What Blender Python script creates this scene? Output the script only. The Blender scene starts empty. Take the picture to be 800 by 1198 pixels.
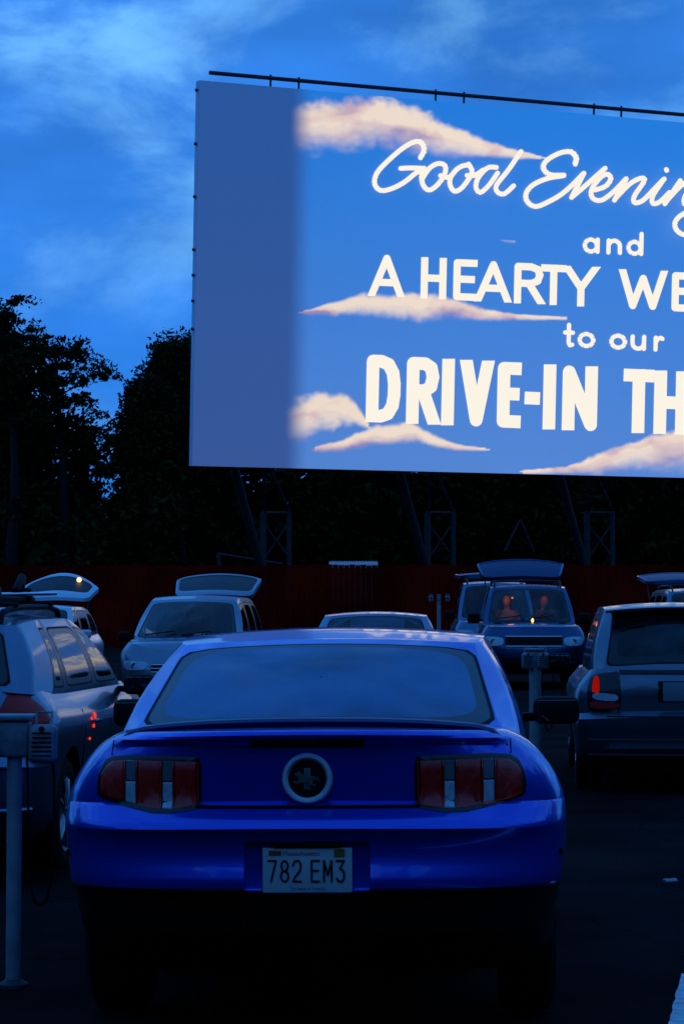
import bpy, bmesh, math, random
import numpy as np
from mathutils import Vector, Matrix
from mathutils.bvhtree import BVHTree
R = math.radians
scene = bpy.context.scene
COL = scene.collection

# ------------------------------------------------------------------ camera
F = 2752.0                       # focal length in photo pixels (800 x 1198)
CAM = Vector((0, 0, 1.5))
PITCH = math.atan((719 - 599) / F)
cd = bpy.data.cameras.new('camera')
cam = bpy.data.objects.new('camera', cd); COL.objects.link(cam)
cam.location = CAM
cam.rotation_euler = (R(90) + PITCH, 0, 0)
cd.sensor_fit = 'VERTICAL'; cd.sensor_height = 36; cd.sensor_width = 36
cd.lens = F / 1198 * 36
cd.clip_start = 0.1; cd.clip_end = 3000
scene.camera = cam

def ray(px, py):
    """direction through a photo pixel, scaled so that its y component is 1"""
    v = Vector(((px - 400) / F, 1.0, (599 - py) / F))
    v.rotate(Matrix.Rotation(PITCH, 3, 'X'))
    return v / v.y
def at(px, py, Y): return CAM + ray(px, py) * Y
def terr(y):
    return 0.0 if y < 12 else 0.0068 * (min(y, 90) - 12)

# ------------------------------------------------------------------ world: clouded dusk sky, cool white balance
w = bpy.data.worlds.new('World'); scene.world = w; w.use_nodes = True
nt = w.node_tree; nt.nodes.clear(); N = nt.nodes; K = nt.links
def nd(t, **kw):
    n = N.new(t)
    for k, v in kw.items(): setattr(n, k, v)
    return n
out = nd('ShaderNodeOutputWorld'); bg = nd('ShaderNodeBackground'); K.new(bg.outputs[0], out.inputs[0])
sky = nd('ShaderNodeTexSky', sky_type='NISHITA'); sky.sun_disc = False
sky.sun_elevation = R(4); sky.sun_rotation = R(150)
tint = nd('ShaderNodeMix', data_type='RGBA', blend_type='MULTIPLY'); tint.inputs[0].default_value = 1
K.new(sky.outputs[0], tint.inputs[6]); tint.inputs[7].default_value = (0.025, 0.16, 0.80, 1)
tc = nd('ShaderNodeTexCoord')
sep = nd('ShaderNodeSeparateXYZ'); K.new(tc.outputs['Generated'], sep.inputs[0])
# broad base colour by elevation
mr = nd('ShaderNodeMapRange'); mr.inputs[1].default_value = 0.0; mr.inputs[2].default_value = 0.30
K.new(sep.outputs[2], mr.inputs[0])
ramp = nd('ShaderNodeValToRGB'); K.new(mr.outputs[0], ramp.inputs[0])
e = ramp.color_ramp.elements
e[0].position = 0.0; e[0].color = (0.022, 0.26, 0.98, 1)
e[1].position = 1.0; e[1].color = (0.045, 0.29, 1.0, 1)
x = ramp.color_ramp.elements.new(0.45); x.color = (0.040, 0.29, 1.05, 1)
mixn = nd('ShaderNodeMix', data_type='RGBA'); mixn.inputs[0].default_value = 0.80
sc1 = nd('ShaderNodeVectorMath', operation='SCALE'); sc1.inputs[3].default_value = 0.13
K.new(tint.outputs[2], sc1.inputs[0]); K.new(sc1.outputs[0], mixn.inputs[6]); K.new(ramp.outputs[0], mixn.inputs[7])
# clouds: noise over the view direction, stretched sideways
mp = nd('ShaderNodeMapping'); mp.inputs['Scale'].default_value = (9, 9, 17); mp.inputs['Location'].default_value = (2.35, 0.4, 1.15)
mp.inputs['Rotation'].default_value = (0, R(14), 0)
K.new(tc.outputs['Generated'], mp.inputs[0])
n1 = nd('ShaderNodeTexNoise'); n1.inputs['Scale'].default_value = 1.0; n1.inputs['Detail'].default_value = 9
n1.inputs['Roughness'].default_value = 0.58; n1.inputs['Distortion'].default_value = 0.25
K.new(mp.outputs[0], n1.inputs['Vector'])
cr = nd('ShaderNodeMapRange'); cr.inputs[1].default_value = 0.44; cr.inputs[2].default_value = 0.72
cr.interpolation_type = 'SMOOTHSTEP'
K.new(n1.outputs[0], cr.inputs[0])
fd = nd('ShaderNodeMapRange'); fd.inputs[1].default_value = .25; fd.inputs[2].default_value = .7; fd.inputs[3].default_value = 1; fd.inputs[4].default_value = .15
K.new(sep.outputs[2], fd.inputs[0])
lw = nd('ShaderNodeMapRange'); lw.inputs[1].default_value = .09; lw.inputs[2].default_value = .19; lw.inputs[3].default_value = .25; lw.inputs[4].default_value = 1
K.new(sep.outputs[2], lw.inputs[0])
cl_ = nd('ShaderNodeMath', operation='MULTIPLY'); K.new(cr.outputs[0], cl_.inputs[0]); K.new(lw.outputs[0], cl_.inputs[1])
cf = nd('ShaderNodeMath', operation='MULTIPLY'); K.new(cl_.outputs[0], cf.inputs[0]); K.new(fd.outputs[0], cf.inputs[1])
mixc = nd('ShaderNodeMix', data_type='RGBA'); K.new(cf.outputs[0], mixc.inputs[0])
K.new(mixn.outputs[2], mixc.inputs[6]); mixc.inputs[7].default_value = (0.19, 0.58, 1.2, 1)
# darker cloud bellies
mp2 = nd('ShaderNodeMapping'); mp2.inputs['Scale'].default_value = (5, 5, 13); mp2.inputs['Location'].default_value = (5.0, 1.0, 3.3)
K.new(tc.outputs['Generated'], mp2.inputs[0])
n2 = nd('ShaderNodeTexNoise'); n2.inputs['Scale'].default_value = 1.0; n2.inputs['Detail'].default_value = 4
K.new(mp2.outputs[0], n2.inputs['Vector'])
dr = nd('ShaderNodeMapRange'); dr.inputs[1].default_value = 0.40; dr.inputs[2].default_value = 0.62
dr.inputs[3].default_value = 0.72; dr.inputs[4].default_value = 1.08
K.new(n2.outputs[0], dr.inputs[0])
sc2 = nd('ShaderNodeVectorMath', operation='SCALE'); K.new(mixc.outputs[2], sc2.inputs[0]); K.new(dr.outputs[0], sc2.inputs[3])
K.new(sc2.outputs[0], bg.inputs[0]); bg.inputs[1].default_value = 1.0
SKY_BG = bg

sl = bpy.data.lights.new('sun', 'SUN'); sl.energy = 0.10; sl.angle = R(40); sl.color = (0.05, 0.30, 1.0)
so = bpy.data.objects.new('sun', sl); COL.objects.link(so); so.rotation_euler = (R(50), 0, R(-150))

vs = scene.view_settings
vs.view_transform = 'Standard'; vs.look = 'None'; vs.exposure = 0.0; vs.gamma = 1; vs.use_curve_mapping = False
scene.cycles.use_denoising = True
scene.cycles.transparent_max_bounces = 16

# ------------------------------------------------------------------ materials
MATS = {}
def srgb(r, g, b):
    f = lambda c: (c/255/12.92) if c/255 <= .04045 else ((c/255+.055)/1.055)**2.4
    return (f(r), f(g), f(b))
def mat(name, col, rough=.5, metal=0.0, coat=0.0, emit=None, es=1.0, noise=None, bump=None, alpha=None):
    """noise=(scale, amount): mottles the base colour; bump=(scale, strength)"""
    if name in MATS: return MATS[name]
    m = bpy.data.materials.new(name); m.use_nodes = True
    t = m.node_tree; b = t.nodes['Principled BSDF']
    b.inputs['Base Color'].default_value = (*col, 1)
    b.inputs['Roughness'].default_value = rough
    b.inputs['Metallic'].default_value = metal
    b.inputs['Coat Weight'].default_value = coat
    b.inputs['Coat Roughness'].default_value = .06
    if emit:
        b.inputs['Emission Color'].default_value = (*emit, 1); b.inputs['Emission Strength'].default_value = es
    if noise or bump:
        c = t.nodes.new('ShaderNodeTexCoord')
    if noise:
        n = t.nodes.new('ShaderNodeTexNoise'); n.inputs['Scale'].default_value = noise[0]; n.inputs['Detail'].default_value = 6
        t.links.new(c.outputs['Object'], n.inputs['Vector'])
        r = t.nodes.new('ShaderNodeMapRange'); r.inputs[1].default_value = .3; r.inputs[2].default_value = .7
        r.inputs[3].default_value = 1 - noise[1]; r.inputs[4].default_value = 1 + noise[1]
        t.links.new(n.outputs[0], r.inputs[0])
        s = t.nodes.new('ShaderNodeVectorMath'); s.operation = 'SCALE'; s.inputs[0].default_value = col
        t.links.new(r.outputs[0], s.inputs[3]); t.links.new(s.outputs[0], b.inputs['Base Color'])
        rr = t.nodes.new('ShaderNodeMapRange'); rr.inputs[3].default_value = max(0, rough - .08); rr.inputs[4].default_value = min(1, rough + .08)
        t.links.new(n.outputs[0], rr.inputs[0]); t.links.new(rr.outputs[0], b.inputs['Roughness'])
    if bump:
        n = t.nodes.new('ShaderNodeTexNoise'); n.inputs['Scale'].default_value = bump[0]; n.inputs['Detail'].default_value = 5
        t.links.new(c.outputs['Object'], n.inputs['Vector'])
        bp = t.nodes.new('ShaderNodeBump'); bp.inputs['Strength'].default_value = bump[1]; bp.inputs['Distance'].default_value = .02
        t.links.new(n.outputs[0], bp.inputs['Height']); t.links.new(bp.outputs[0], b.inputs['Normal'])
    MATS[name] = m
    return m
def glass_mat(name, tint, haze=0.0):
    if name in MATS: return MATS[name]
    m = bpy.data.materials.new(name); m.use_nodes = True; t = m.node_tree; t.nodes.clear()
    o = t.nodes.new('ShaderNodeOutputMaterial'); mx = t.nodes.new('ShaderNodeMixShader')
    tr = t.nodes.new('ShaderNodeBsdfTransparent'); tr.inputs[0].default_value = (*tint, 1)
    gl = t.nodes.new('ShaderNodeBsdfGlossy'); gl.inputs['Roughness'].default_value = .05
    fr = t.nodes.new('ShaderNodeFresnel'); fr.inputs[0].default_value = 1.5
    t.links.new(fr.outputs[0], mx.inputs[0]); t.links.new(tr.outputs[0], mx.inputs[1]); t.links.new(gl.outputs[0], mx.inputs[2])
    last = mx
    if haze:
        c = t.nodes.new('ShaderNodeTexCoord'); n = t.nodes.new('ShaderNodeTexNoise'); n.inputs['Scale'].default_value = 2.2; n.inputs['Detail'].default_value = 4
        t.links.new(c.outputs['Object'], n.inputs['Vector'])
        r = t.nodes.new('ShaderNodeMapRange'); r.inputs[1].default_value = .25; r.inputs[2].default_value = .75
        r.inputs[3].default_value = haze*.45; r.inputs[4].default_value = haze*1.5
        t.links.new(n.outputs[0], r.inputs[0])
        df = t.nodes.new('ShaderNodeBsdfDiffuse'); df.inputs[0].default_value = (.20, .34, .55, 1)  # pale blue blotches painted in for soft sky reflection on the pane
        m2 = t.nodes.new('ShaderNodeMixShader'); t.links.new(r.outputs[0], m2.inputs[0])
        t.links.new(mx.outputs[0], m2.inputs[1]); t.links.new(df.outputs[0], m2.inputs[2]); last = m2
    t.links.new(last.outputs[0], o.inputs[0])
    MATS[name] = m
    return m
def emat(name, col, s=1.0):
    if name in MATS: return MATS[name]
    m = bpy.data.materials.new(name); m.use_nodes = True; t = m.node_tree; t.nodes.clear()
    o = t.nodes.new('ShaderNodeOutputMaterial'); em = t.nodes.new('ShaderNodeEmission')
    em.inputs[0].default_value = (*col, 1); em.inputs[1].default_value = s
    t.links.new(em.outputs[0], o.inputs[0]); MATS[name] = m
    return m

M_BLACK = mat('black_plastic', (.005, .005, .005), .6, bump=(120, .15))
M_RUBBER = mat('rubber', (.004, .004, .004), .8, bump=(60, .3))
for m_ in (M_BLACK, M_RUBBER): m_.node_tree.nodes['Principled BSDF'].inputs['Specular IOR Level'].default_value = .12
M_TRIM = mat('black_gloss_trim', (.006, .006, .006), .3)
M_CHROME = mat('chrome', (.8, .8, .8), .28, 1.0)
M_ALLOY = mat('alloy', (.55, .55, .56), .3, 1.0)
M_DARKIN = mat('cabin_fabric', (.03, .03, .032), .9, bump=(90, .3))
M_GREYIN = mat('cabin_grey_fabric', (.16, .15, .14), .9, bump=(90, .3))
M_RED = mat('red_lens', (.62, .006, .004), .35, coat=.15, noise=(60, .3))
def ribbed(m):
    t = m.node_tree; b = t.nodes['Principled BSDF']; c = t.nodes.new('ShaderNodeTexCoord'); wv = t.nodes.new('ShaderNodeTexWave')
    wv.bands_direction = 'Z'; wv.inputs['Scale'].default_value = 70; wv.inputs['Distortion'].default_value = .3
    bp = t.nodes.new('ShaderNodeBump'); bp.inputs['Strength'].default_value = .12; bp.inputs['Distance'].default_value = .002
    t.links.new(c.outputs['Object'], wv.inputs['Vector']); t.links.new(wv.outputs['Fac'], bp.inputs['Height']); t.links.new(bp.outputs[0], b.inputs['Normal'])
ribbed(M_RED)
M_REDREF = mat('red_reflector', (1.0, .02, .01), .25, coat=.6)
M_CLEAR = mat('clear_lens', (.5, .55, .6), .22, coat=.6, noise=(40, .25))
M_GLASS = glass_mat('car_glass', (.55, .6, .6))
M_GLASSDARK = glass_mat('privacy_glass', (.10, .11, .11))
M_GLASSSHEEN = glass_mat('sheen_glass', (.38, .42, .42), .55)
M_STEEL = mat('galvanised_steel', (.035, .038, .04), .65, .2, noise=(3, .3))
M_PLATE = mat('plate_white', (.62, .62, .60), .4, noise=(12, .08))

# ------------------------------------------------------------------ mesh helpers
def link(o, parent=None):
    COL.objects.link(o)
    if parent is not None: o.parent = parent
    return o
def tag(o, label=None, cat=None, group=None, kind=None):
    if label: o['label'] = label
    if cat: o['category'] = cat
    if group: o['group'] = group
    if kind: o['kind'] = kind
    return o
def empty(name, loc, rz=0, label=None, cat=None, group=None, rx=0, ry=0):
    o = bpy.data.objects.new(name, None); COL.objects.link(o); o.empty_display_size = .2
    o.location = loc; o.rotation_euler = (rx, ry, rz)
    return tag(o, label, cat, group)

class MB:
    def __init__(s): s.v = []; s.f = []; s.m = []
    def add(s, verts, faces, mi=0):
        k = len(s.v); s.v += [tuple(p) for p in verts]
        for f in faces: s.f.append(tuple(i + k for i in f)); s.m.append(mi)
    def grid(s, rows, mi=0, flip=False):
        n = len(rows[0]); V = [p for r in rows for p in r]; Fs = []
        for i in range(len(rows) - 1):
            for j in range(n - 1):
                a = i*n + j; q = (a, a+1, a+n+1, a+n)
                Fs.append(q[::-1] if flip else q)
        s.add(V, Fs, mi)
    def box(s, c, d, rot=None, mi=0, bev=0.0, seg=2, taper=None):
        bm = bmesh.new(); bmesh.ops.create_cube(bm, size=1)
        for v in bm.verts:
            if taper and v.co.z > 0: v.co.x *= taper[0]; v.co.y *= taper[1]
            v.co = Vector((v.co.x*d[0], v.co.y*d[1], v.co.z*d[2]))
        if bev: bmesh.ops.bevel(bm, geom=bm.edges[:], offset=bev, segments=seg, affect='EDGES', profile=.5)
        mt = rot if rot is not None else Matrix.Identity(3)
        if isinstance(mt, tuple):
            from mathutils import Euler
            mt = Euler(mt).to_matrix()
        V = [mt @ v.co + Vector(c) for v in bm.verts]
        bm.verts.index_update()
        s.add(V, [[v.index for v in f.verts] for f in bm.faces], mi); bm.free()
    def tube(s, pts, r, seg=8, mi=0, closed=False, cap=True):
        pts = [Vector(p) for p in pts]; n = len(pts); rs = r if isinstance(r, (list, tuple)) else [r]*n
        up = Vector((0, 0, 1)); rows = []; prev = None
        for i, p in enumerate(pts):
            if closed: t = pts[(i+1) % n] - pts[i-1]
            else: t = pts[min(i+1, n-1)] - pts[max(i-1, 0)]
            t.normalize()
            if prev is None:
                a = t.orthogonal().normalized()
            else:
                a = prev - t * prev.dot(t)
                a = a.normalized() if a.length > 1e-6 else t.orthogonal().normalized()
            prev = a; b = t.cross(a)
            rows.append([p + (a*math.cos(2*math.pi*k/seg) + b*math.sin(2*math.pi*k/seg))*rs[i] for k in range(seg)])
        V = [q for r_ in rows for q in r_]; Fs = []
        m = n if closed else n-1
        for i in range(m):
            for k in range(seg):
                i2 = (i+1) % n; k2 = (k+1) % seg
                Fs.append((i*seg+k, i*seg+k2, i2*seg+k2, i2*seg+k))
        if cap and not closed:
            Fs.append(tuple(range(seg))[::-1]); Fs.append(tuple((n-1)*seg+k for k in range(seg)))
        s.add(V, Fs, mi)
    def lathe(s, prof, axis='x', c=(0, 0, 0), seg=32, mi=0):
        """prof: list of (axial, radius)"""
        V = []; Fs = []; n = len(prof)
        for k in range(seg):
            a = 2*math.pi*k/seg; ca, sa = math.cos(a), math.sin(a)
            for ax, r in prof:
                p = {'x': (ax, r*ca, r*sa), 'y': (r*ca, ax, r*sa), 'z': (r*ca, r*sa, ax)}[axis]
                V.append((p[0]+c[0], p[1]+c[1], p[2]+c[2]))
        for k in range(seg):
            k2 = (k+1) % seg
            for i in range(n-1): Fs.append((k*n+i, k2*n+i, k2*n+i+1, k*n+i+1))
        s.add(V, Fs, mi)
    def outward(s, c):
        tot = 0
        for f in s.f:
            P = [Vector(s.v[i]) for i in f]; n = (P[1]-P[0]).cross(P[2]-P[0]) + (P[2]-P[0]).cross(P[-1]-P[0]); m = sum(P, Vector())/len(P)
            tot += n.dot(m-c)
        if tot < 0: s.f = [f[::-1] for f in s.f]
    def weld(s, d_=.0008):
        bm = bmesh.new(); tmp = bpy.data.meshes.new('t'); tmp.from_pydata(s.v, [], s.f); tmp.polygons.foreach_set('material_index', s.m)
        bm.from_mesh(tmp); bmesh.ops.remove_doubles(bm, verts=bm.verts[:], dist=d_); bmesh.ops.recalc_face_normals(bm, faces=bm.faces[:]); bm.verts.index_update()
        s.v = [tuple(v.co) for v in bm.verts]; s.f = [tuple(v.index for v in f.verts) for f in bm.faces]; s.m = [f.material_index for f in bm.faces]
        bm.free(); bpy.data.meshes.remove(tmp)
    def build(s, name, mats, parent=None, smooth=True, ang=35):
        me = bpy.data.meshes.new(name); me.from_pydata(s.v, [], s.f)
        if not isinstance(mats, (list, tuple)): mats = [mats]
        for m in mats: me.materials.append(m)
        if len(mats) > 1: me.polygons.foreach_set('material_index', s.m)
        if smooth:
            me.polygons.foreach_set('use_smooth', [True]*len(me.polygons)); me.set_sharp_from_angle(angle=R(ang))
        me.update()
        o = bpy.data.objects.new(name, me)
        return link(o, parent)

def lerp(a, b, t): return a + (b-a)*t
def interp(tab, x):
    if x <= tab[0][0]: return tab[0][1]
    for (a, p), (b, q) in zip(tab, tab[1:]):
        if x <= b:
            t = (x-a)/(b-a); return p + (q-p)*t
    return tab[-1][1]
def sinterp(tab, x):
    """smooth (monotone cubic-like) interpolation"""
    n = len(tab)
    if x <= tab[0][0]: return tab[0][1]
    if x >= tab[-1][0]: return tab[-1][1]
    xs = [t[0] for t in tab]; ys = [t[1] for t in tab]
    def slope(i):
        if i == 0 or i == n-1:
            j = 0 if i == 0 else n-2
            return (ys[j+1]-ys[j])/(xs[j+1]-xs[j])
        a = (ys[i]-ys[i-1])/(xs[i]-xs[i-1]); b = (ys[i+1]-ys[i])/(xs[i+1]-xs[i])
        return 0 if a*b <= 0 else 2*a*b/(a+b)
    for i in range(n-1):
        if x <= xs[i+1]:
            h = xs[i+1]-xs[i]; t = (x-xs[i])/h; m0 = slope(i)*h; m1 = slope(i+1)*h
            return (2*t**3-3*t*t+1)*ys[i] + (t**3-2*t*t+t)*m0 + (-2*t**3+3*t*t)*ys[i+1] + (t**3-t*t)*m1
def catmull(P, n=8, closed=False):
    out = []; m = len(P)
    rng = range(m if closed else m-1)
    for i in rng:
        g = (lambda k: P[k % m]) if closed else (lambda k: P[max(0, min(m-1, k))])
        p0, p1, p2, p3 = g(i-1), g(i), g(i+1), g(i+2)
        for k in range(n):
            t = k/n
            out.append(tuple(.5*((2*p1[d]) + (-p0[d]+p2[d])*t + (2*p0[d]-5*p1[d]+4*p2[d]-p3[d])*t*t + (-p0[d]+3*p1[d]-3*p2[d]+p3[d])*t**3) for d in range(len(p1))))
    if not closed: out.append(tuple(P[-1]))
    return out

# ---- strokes (lettering)
def strokes(mb, paths, hw, mapf, round_ends=True, step=.001, mi=0):
    """paths in 2D; mapf(x, y, lift) -> 3D; each piece sits a hair above the one before"""
    k = 0
    for path in paths:
        n = len(path)
        for i in range(n-1):
            a = Vector(path[i]); b = Vector(path[i+1]); d = (b-a)
            if d.length < 1e-9: continue
            d.normalize(); nn = Vector((-d.y, d.x))*hw
            a2, b2 = a, b
            if not round_ends:
                if i == 0: a2 = a - d*hw
                if i == n-2: b2 = b + d*hw
            q = [a2+nn, a2-nn, b2-nn, b2+nn]
            if not round_ends and abs(d.y) > .55:      # cut slanted strokes level at their ends
                def lev(p, Y): return p + d*((Y-p.y)/d.y)
                sy = 1 if d.y > 0 else -1
                if i == 0: Y0 = a.y - sy*hw; q[0] = lev(q[0], Y0); q[1] = lev(q[1], Y0)
                if i == n-2: Y1 = b.y + sy*hw; q[2] = lev(q[2], Y1); q[3] = lev(q[3], Y1)
            mb.add([mapf(p.x, p.y, k*step) for p in q], [(0, 1, 2, 3)], mi); k += 1
        for i, p in enumerate(path):
            if not round_ends and (i == 0 or i == n-1): continue
            if 0 < i < n-1 and len(path) > 14 and i % 2: continue
            c = [(p[0]+hw*math.cos(t*math.pi/8), p[1]+hw*math.sin(t*math.pi/8)) for t in range(16)]
            mb.add([mapf(x, y, k*step) for x, y in c], [tuple(range(16))], mi); k += 1
def arc(cx, cy, rx, ry, a0, a1, n=12):
    return [(cx+rx*math.cos(R(lerp(a0, a1, i/n))), cy+ry*math.sin(R(lerp(a0, a1, i/n)))) for i in range(n+1)]
GL = {

 'A': [[(0,0),(.5,1),(1,0)], [(.2,.3),(.8,.3)]],
 'C': [arc(.5,.5,.5,.5,50,310,16)],
 'D': [[(0,0),(0,1),(.4,1),(.72,.95),(.93,.8),(1,.6),(1,.4),(.93,.2),(.72,.05),(.4,0),(0,0)]],
 'E': [[(1,1),(0,1),(0,0),(1,0)], [(0,.52),(.85,.52)]],
 'H': [[(0,0),(0,1)], [(1,0),(1,1)], [(0,.5),(1,.5)]],
 'I': [[(.5,0),(.5,1)]],
 'L': [[(0,1),(0,0),(1,0)]],
 'M': [[(0,0),(0,1),(.5,.3),(1,1),(1,0)]],
 'N': [[(0,0),(0,1),(1,0),(1,1)]],
 'O': [arc(.5,.5,.5,.5,0,360,20)],
 'R': [[(0,0),(0,1),(.6,1),(.9,.93),(1,.76),(.9,.58),(.6,.5),(0,.5)], [(.5,.5),(1,0)]],
 'T': [[(0,1),(1,1)], [(.5,0),(.5,1)]],
 'V': [[(0,1),(.5,0),(1,1)]],
 'W': [[(0,1),(.25,0),(.5,.85),(.75,0),(1,1)]],
 'Y': [[(0,1),(.5,.45),(1,1)], [(.5,0),(.5,.45)]],
 '-': [[(0,.46),(1,.46)]],
 '7': [[(0,1),(1,1),(.35,0)]],
 '8': [arc(.5,.75,.42,.25,0,360,16), arc(.5,.25,.5,.25,0,360,16)],
 '2': [[(0,.78),(.1,.93),(.35,1),(.7,1),(.95,.88),(1,.7),(.85,.5),(.2,.2),(0,0),(1,0)]],
 '3': [[(0,1),(1,1),(.45,.6),(.8,.55),(1,.38),(.97,.15),(.75,0),(.3,0),(.02,.15)]],
 'a': [arc(.45,.3,.45,.3,0,360,16), [(.92,0),(.92,.6)]],
 'n': [[(0,0),(0,.6)], [(0,.4)]+arc(.5,.32,.5,.28,170,0,8)+[(1,0)]],
 'd': [arc(.45,.3,.45,.3,0,360,16), [(.92,0),(.92,1)]],
 't': [[(.5,1),(.5,.12),(.65,0),(.95,.03)], [(0,.62),(1,.62)]],
 'o': [arc(.5,.3,.5,.3,0,360,16)],
 'u': [[(0,.6),(0,.25)]+arc(.5,.25,.5,.25,180,360,8), [(1,0),(1,.6)]],
 'r': [[(0,0),(0,.6)], [(0,.35),(.3,.55),(.75,.6),(.95,.55)]],
}

# ================================================================== GROUND
def asphalt():
    m = mat('asphalt', (.05, .05, .05), .8)
    t = m.node_tree; b = t.nodes['Principled BSDF']; c = t.nodes.new('ShaderNodeTexCoord')
    n = t.nodes.new('ShaderNodeTexNoise'); n.inputs['Scale'].default_value = .8; n.inputs['Detail'].default_value = 8
    n2 = t.nodes.new('ShaderNodeTexNoise'); n2.inputs['Scale'].default_value = 140; n2.inputs['Detail'].default_value = 3
    vo = t.nodes.new('ShaderNodeTexVoronoi'); vo.feature = 'DISTANCE_TO_EDGE'; vo.inputs['Scale'].default_value = .55
    for q in (n, n2): t.links.new(c.outputs['Object'], q.inputs['Vector'])
    wv = t.nodes.new('ShaderNodeVectorMath'); wv.operation = 'ADD'
    t.links.new(c.outputs['Object'], wv.inputs[0]); t.links.new(n.outputs['Color'], wv.inputs[1]); t.links.new(wv.outputs[0], vo.inputs['Vector'])
    cm = t.nodes.new('ShaderNodeMapRange'); cm.inputs[1].default_value = 0; cm.inputs[2].default_value = .012; cm.inputs[3].default_value = .35; cm.inputs[4].default_value = 1
    t.links.new(vo.outputs[0], cm.inputs[0])
    r = t.nodes.new('ShaderNodeMapRange'); r.inputs[1].default_value = .3; r.inputs[2].default_value = .7; r.inputs[3].default_value = .0015; r.inputs[4].default_value = .016; b.inputs['Specular IOR Level'].default_value = .02; b.inputs['Roughness'].default_value = .95
    t.links.new(n.outputs[0], r.inputs[0])
    r2 = t.nodes.new('ShaderNodeMapRange'); r2.inputs[3].default_value = .5; r2.inputs[4].default_value = 1.5
    t.links.new(n2.outputs[0], r2.inputs[0])
    mu = t.nodes.new('ShaderNodeMath'); mu.operation = 'MULTIPLY'; t.links.new(r.outputs[0], mu.inputs[0]); t.links.new(r2.outputs[0], mu.inputs[1])
    mu2 = t.nodes.new('ShaderNodeMath'); mu2.operation = 'MULTIPLY'; t.links.new(mu.outputs[0], mu2.inputs[0]); t.links.new(cm.outputs[0], mu2.inputs[1])
    t.links.new(mu2.outputs[0], b.inputs['Base Color'])
    bp = t.nodes.new('ShaderNodeBump'); bp.inputs['Strength'].default_value = .5; bp.inputs['Distance'].default_value = .01
    t.links.new(n2.outputs[0], bp.inputs['Height']); t.links.new(bp.outputs[0], b.inputs['Normal'])
    return m
g = MB()
ys = [-60, -10, 0, 4, 8, 10, 12] + [12 + 3*i for i in range(1, 27)] + [100, 140, 400, 1500]
xs = [-900, -200, -60, -20, -8, 0, 8, 20, 60, 200, 900]
g.grid([[(x, y, terr(y)) for x in xs] for y in ys])
tag(g.build('ground', asphalt(), smooth=False), kind='structure')

# ================================================================== SCREEN
BL = at(225, 545, 82)
def ray_at_z(px, py, z):
    d = ray(px, py); return CAM + d*((z-CAM.z)/d.z)
BR = ray_at_z(800, 559, BL.z)
U = (BR-BL).normalized()
d = ray(233, 94); tt = ((BL-CAM).dot(U))/d.dot(U); TL = CAM + d*tt
Vv = (TL-BL); SH = Vv.length; Vv.normalize()
NS = U.cross(Vv).normalized()
if NS.y > 0: NS = -NS
def suv(px, py):
    d = ray(px, py); t = (BL-CAM).dot(NS)/d.dot(NS); p = CAM + d*t - BL
    return p.dot(U), p.dot(Vv)
def spt(u, v, lift=0): return BL + U*u + Vv*v + NS*lift
SCX = suv(716, 400)[0]; SW = 2*SCX
PIC0 = suv(349, 330)[0]; PIC1 = SW-PIC0
# where the top edge lies at the photo's right border tells the true top
SV = SH
print('screen', BL, U, Vv, SW, SH, 'top at 800:', suv(800, 135))

scr = empty('drive_in_screen', (BL.x, BL.y, terr(BL.y)), 0, 'huge white outdoor cinema screen on steel legs showing a greeting over a cloudy sky', 'cinema screen')
bpy.context.view_layer.update()
inv = scr.matrix_world.inverted()
class SMB(MB):
    def add(s, verts, faces, mi=0): super().add([inv @ Vector(v) for v in verts], faces, mi)

def screen_mat():
    m = mat('screen_paint', (.88, .79, .93), .7, noise=(.35, .05))
    return m
p = SMB()
T = .35
p.add([spt(u, v, l) for l in (0, -T) for (u, v) in ((0, 0), (SW, 0), (SW, SV), (0, SV))],
      [(0, 1, 2, 3), (7, 6, 5, 4), (0, 4, 5, 1), (1, 5, 6, 2), (2, 6, 7, 3), (3, 7, 4, 0)])
p.build('screen_panel', screen_mat(), scr, smooth=False)

# picture: computed sky-and-clouds image held as vertex colours of the projected sheet
rng = np.random.RandomState(4)
def vnoise(x, y, s, seed):
    r = np.random.RandomState(seed); G = r.rand(64, 64)
    X = x*s + 7.3; Y = y*s + 3.1
    xi = np.floor(X).astype(int); yi = np.floor(Y).astype(int); fx = X-xi; fy = Y-yi
    fx = fx*fx*(3-2*fx); fy = fy*fy*(3-2*fy)
    g_ = lambda a, b: G[a % 64, b % 64]
    return (g_(xi, yi)*(1-fx)+g_(xi+1, yi)*fx)*(1-fy) + (g_(xi, yi+1)*(1-fx)+g_(xi+1, yi+1)*fx)*fy
def fbm(x, y, s, seed, o=4):
    v = 0; a = .5; tot = 0
    for k in range(o): v = v + a*vnoise(x, y, s*2**k, seed+k); tot += a; a *= .55
    return v/tot
NU, NV = 560, 300
us = np.linspace(0, SW, NU); vv = np.linspace(0, SV, NV)
UU, VV_ = np.meshgrid(us, vv)
def seglist(pts):   # pts: (px, py, up, down) photo traced cloud spine with thickness above and below
    return [(*suv(a, b), c/33.0, d_/33.0) for a, b, c, d_ in pts]
def mirror_cloud(pts, du=0): return [(SW-a+du, b, c, d_) for a, b, c, d_ in pts]
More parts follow.
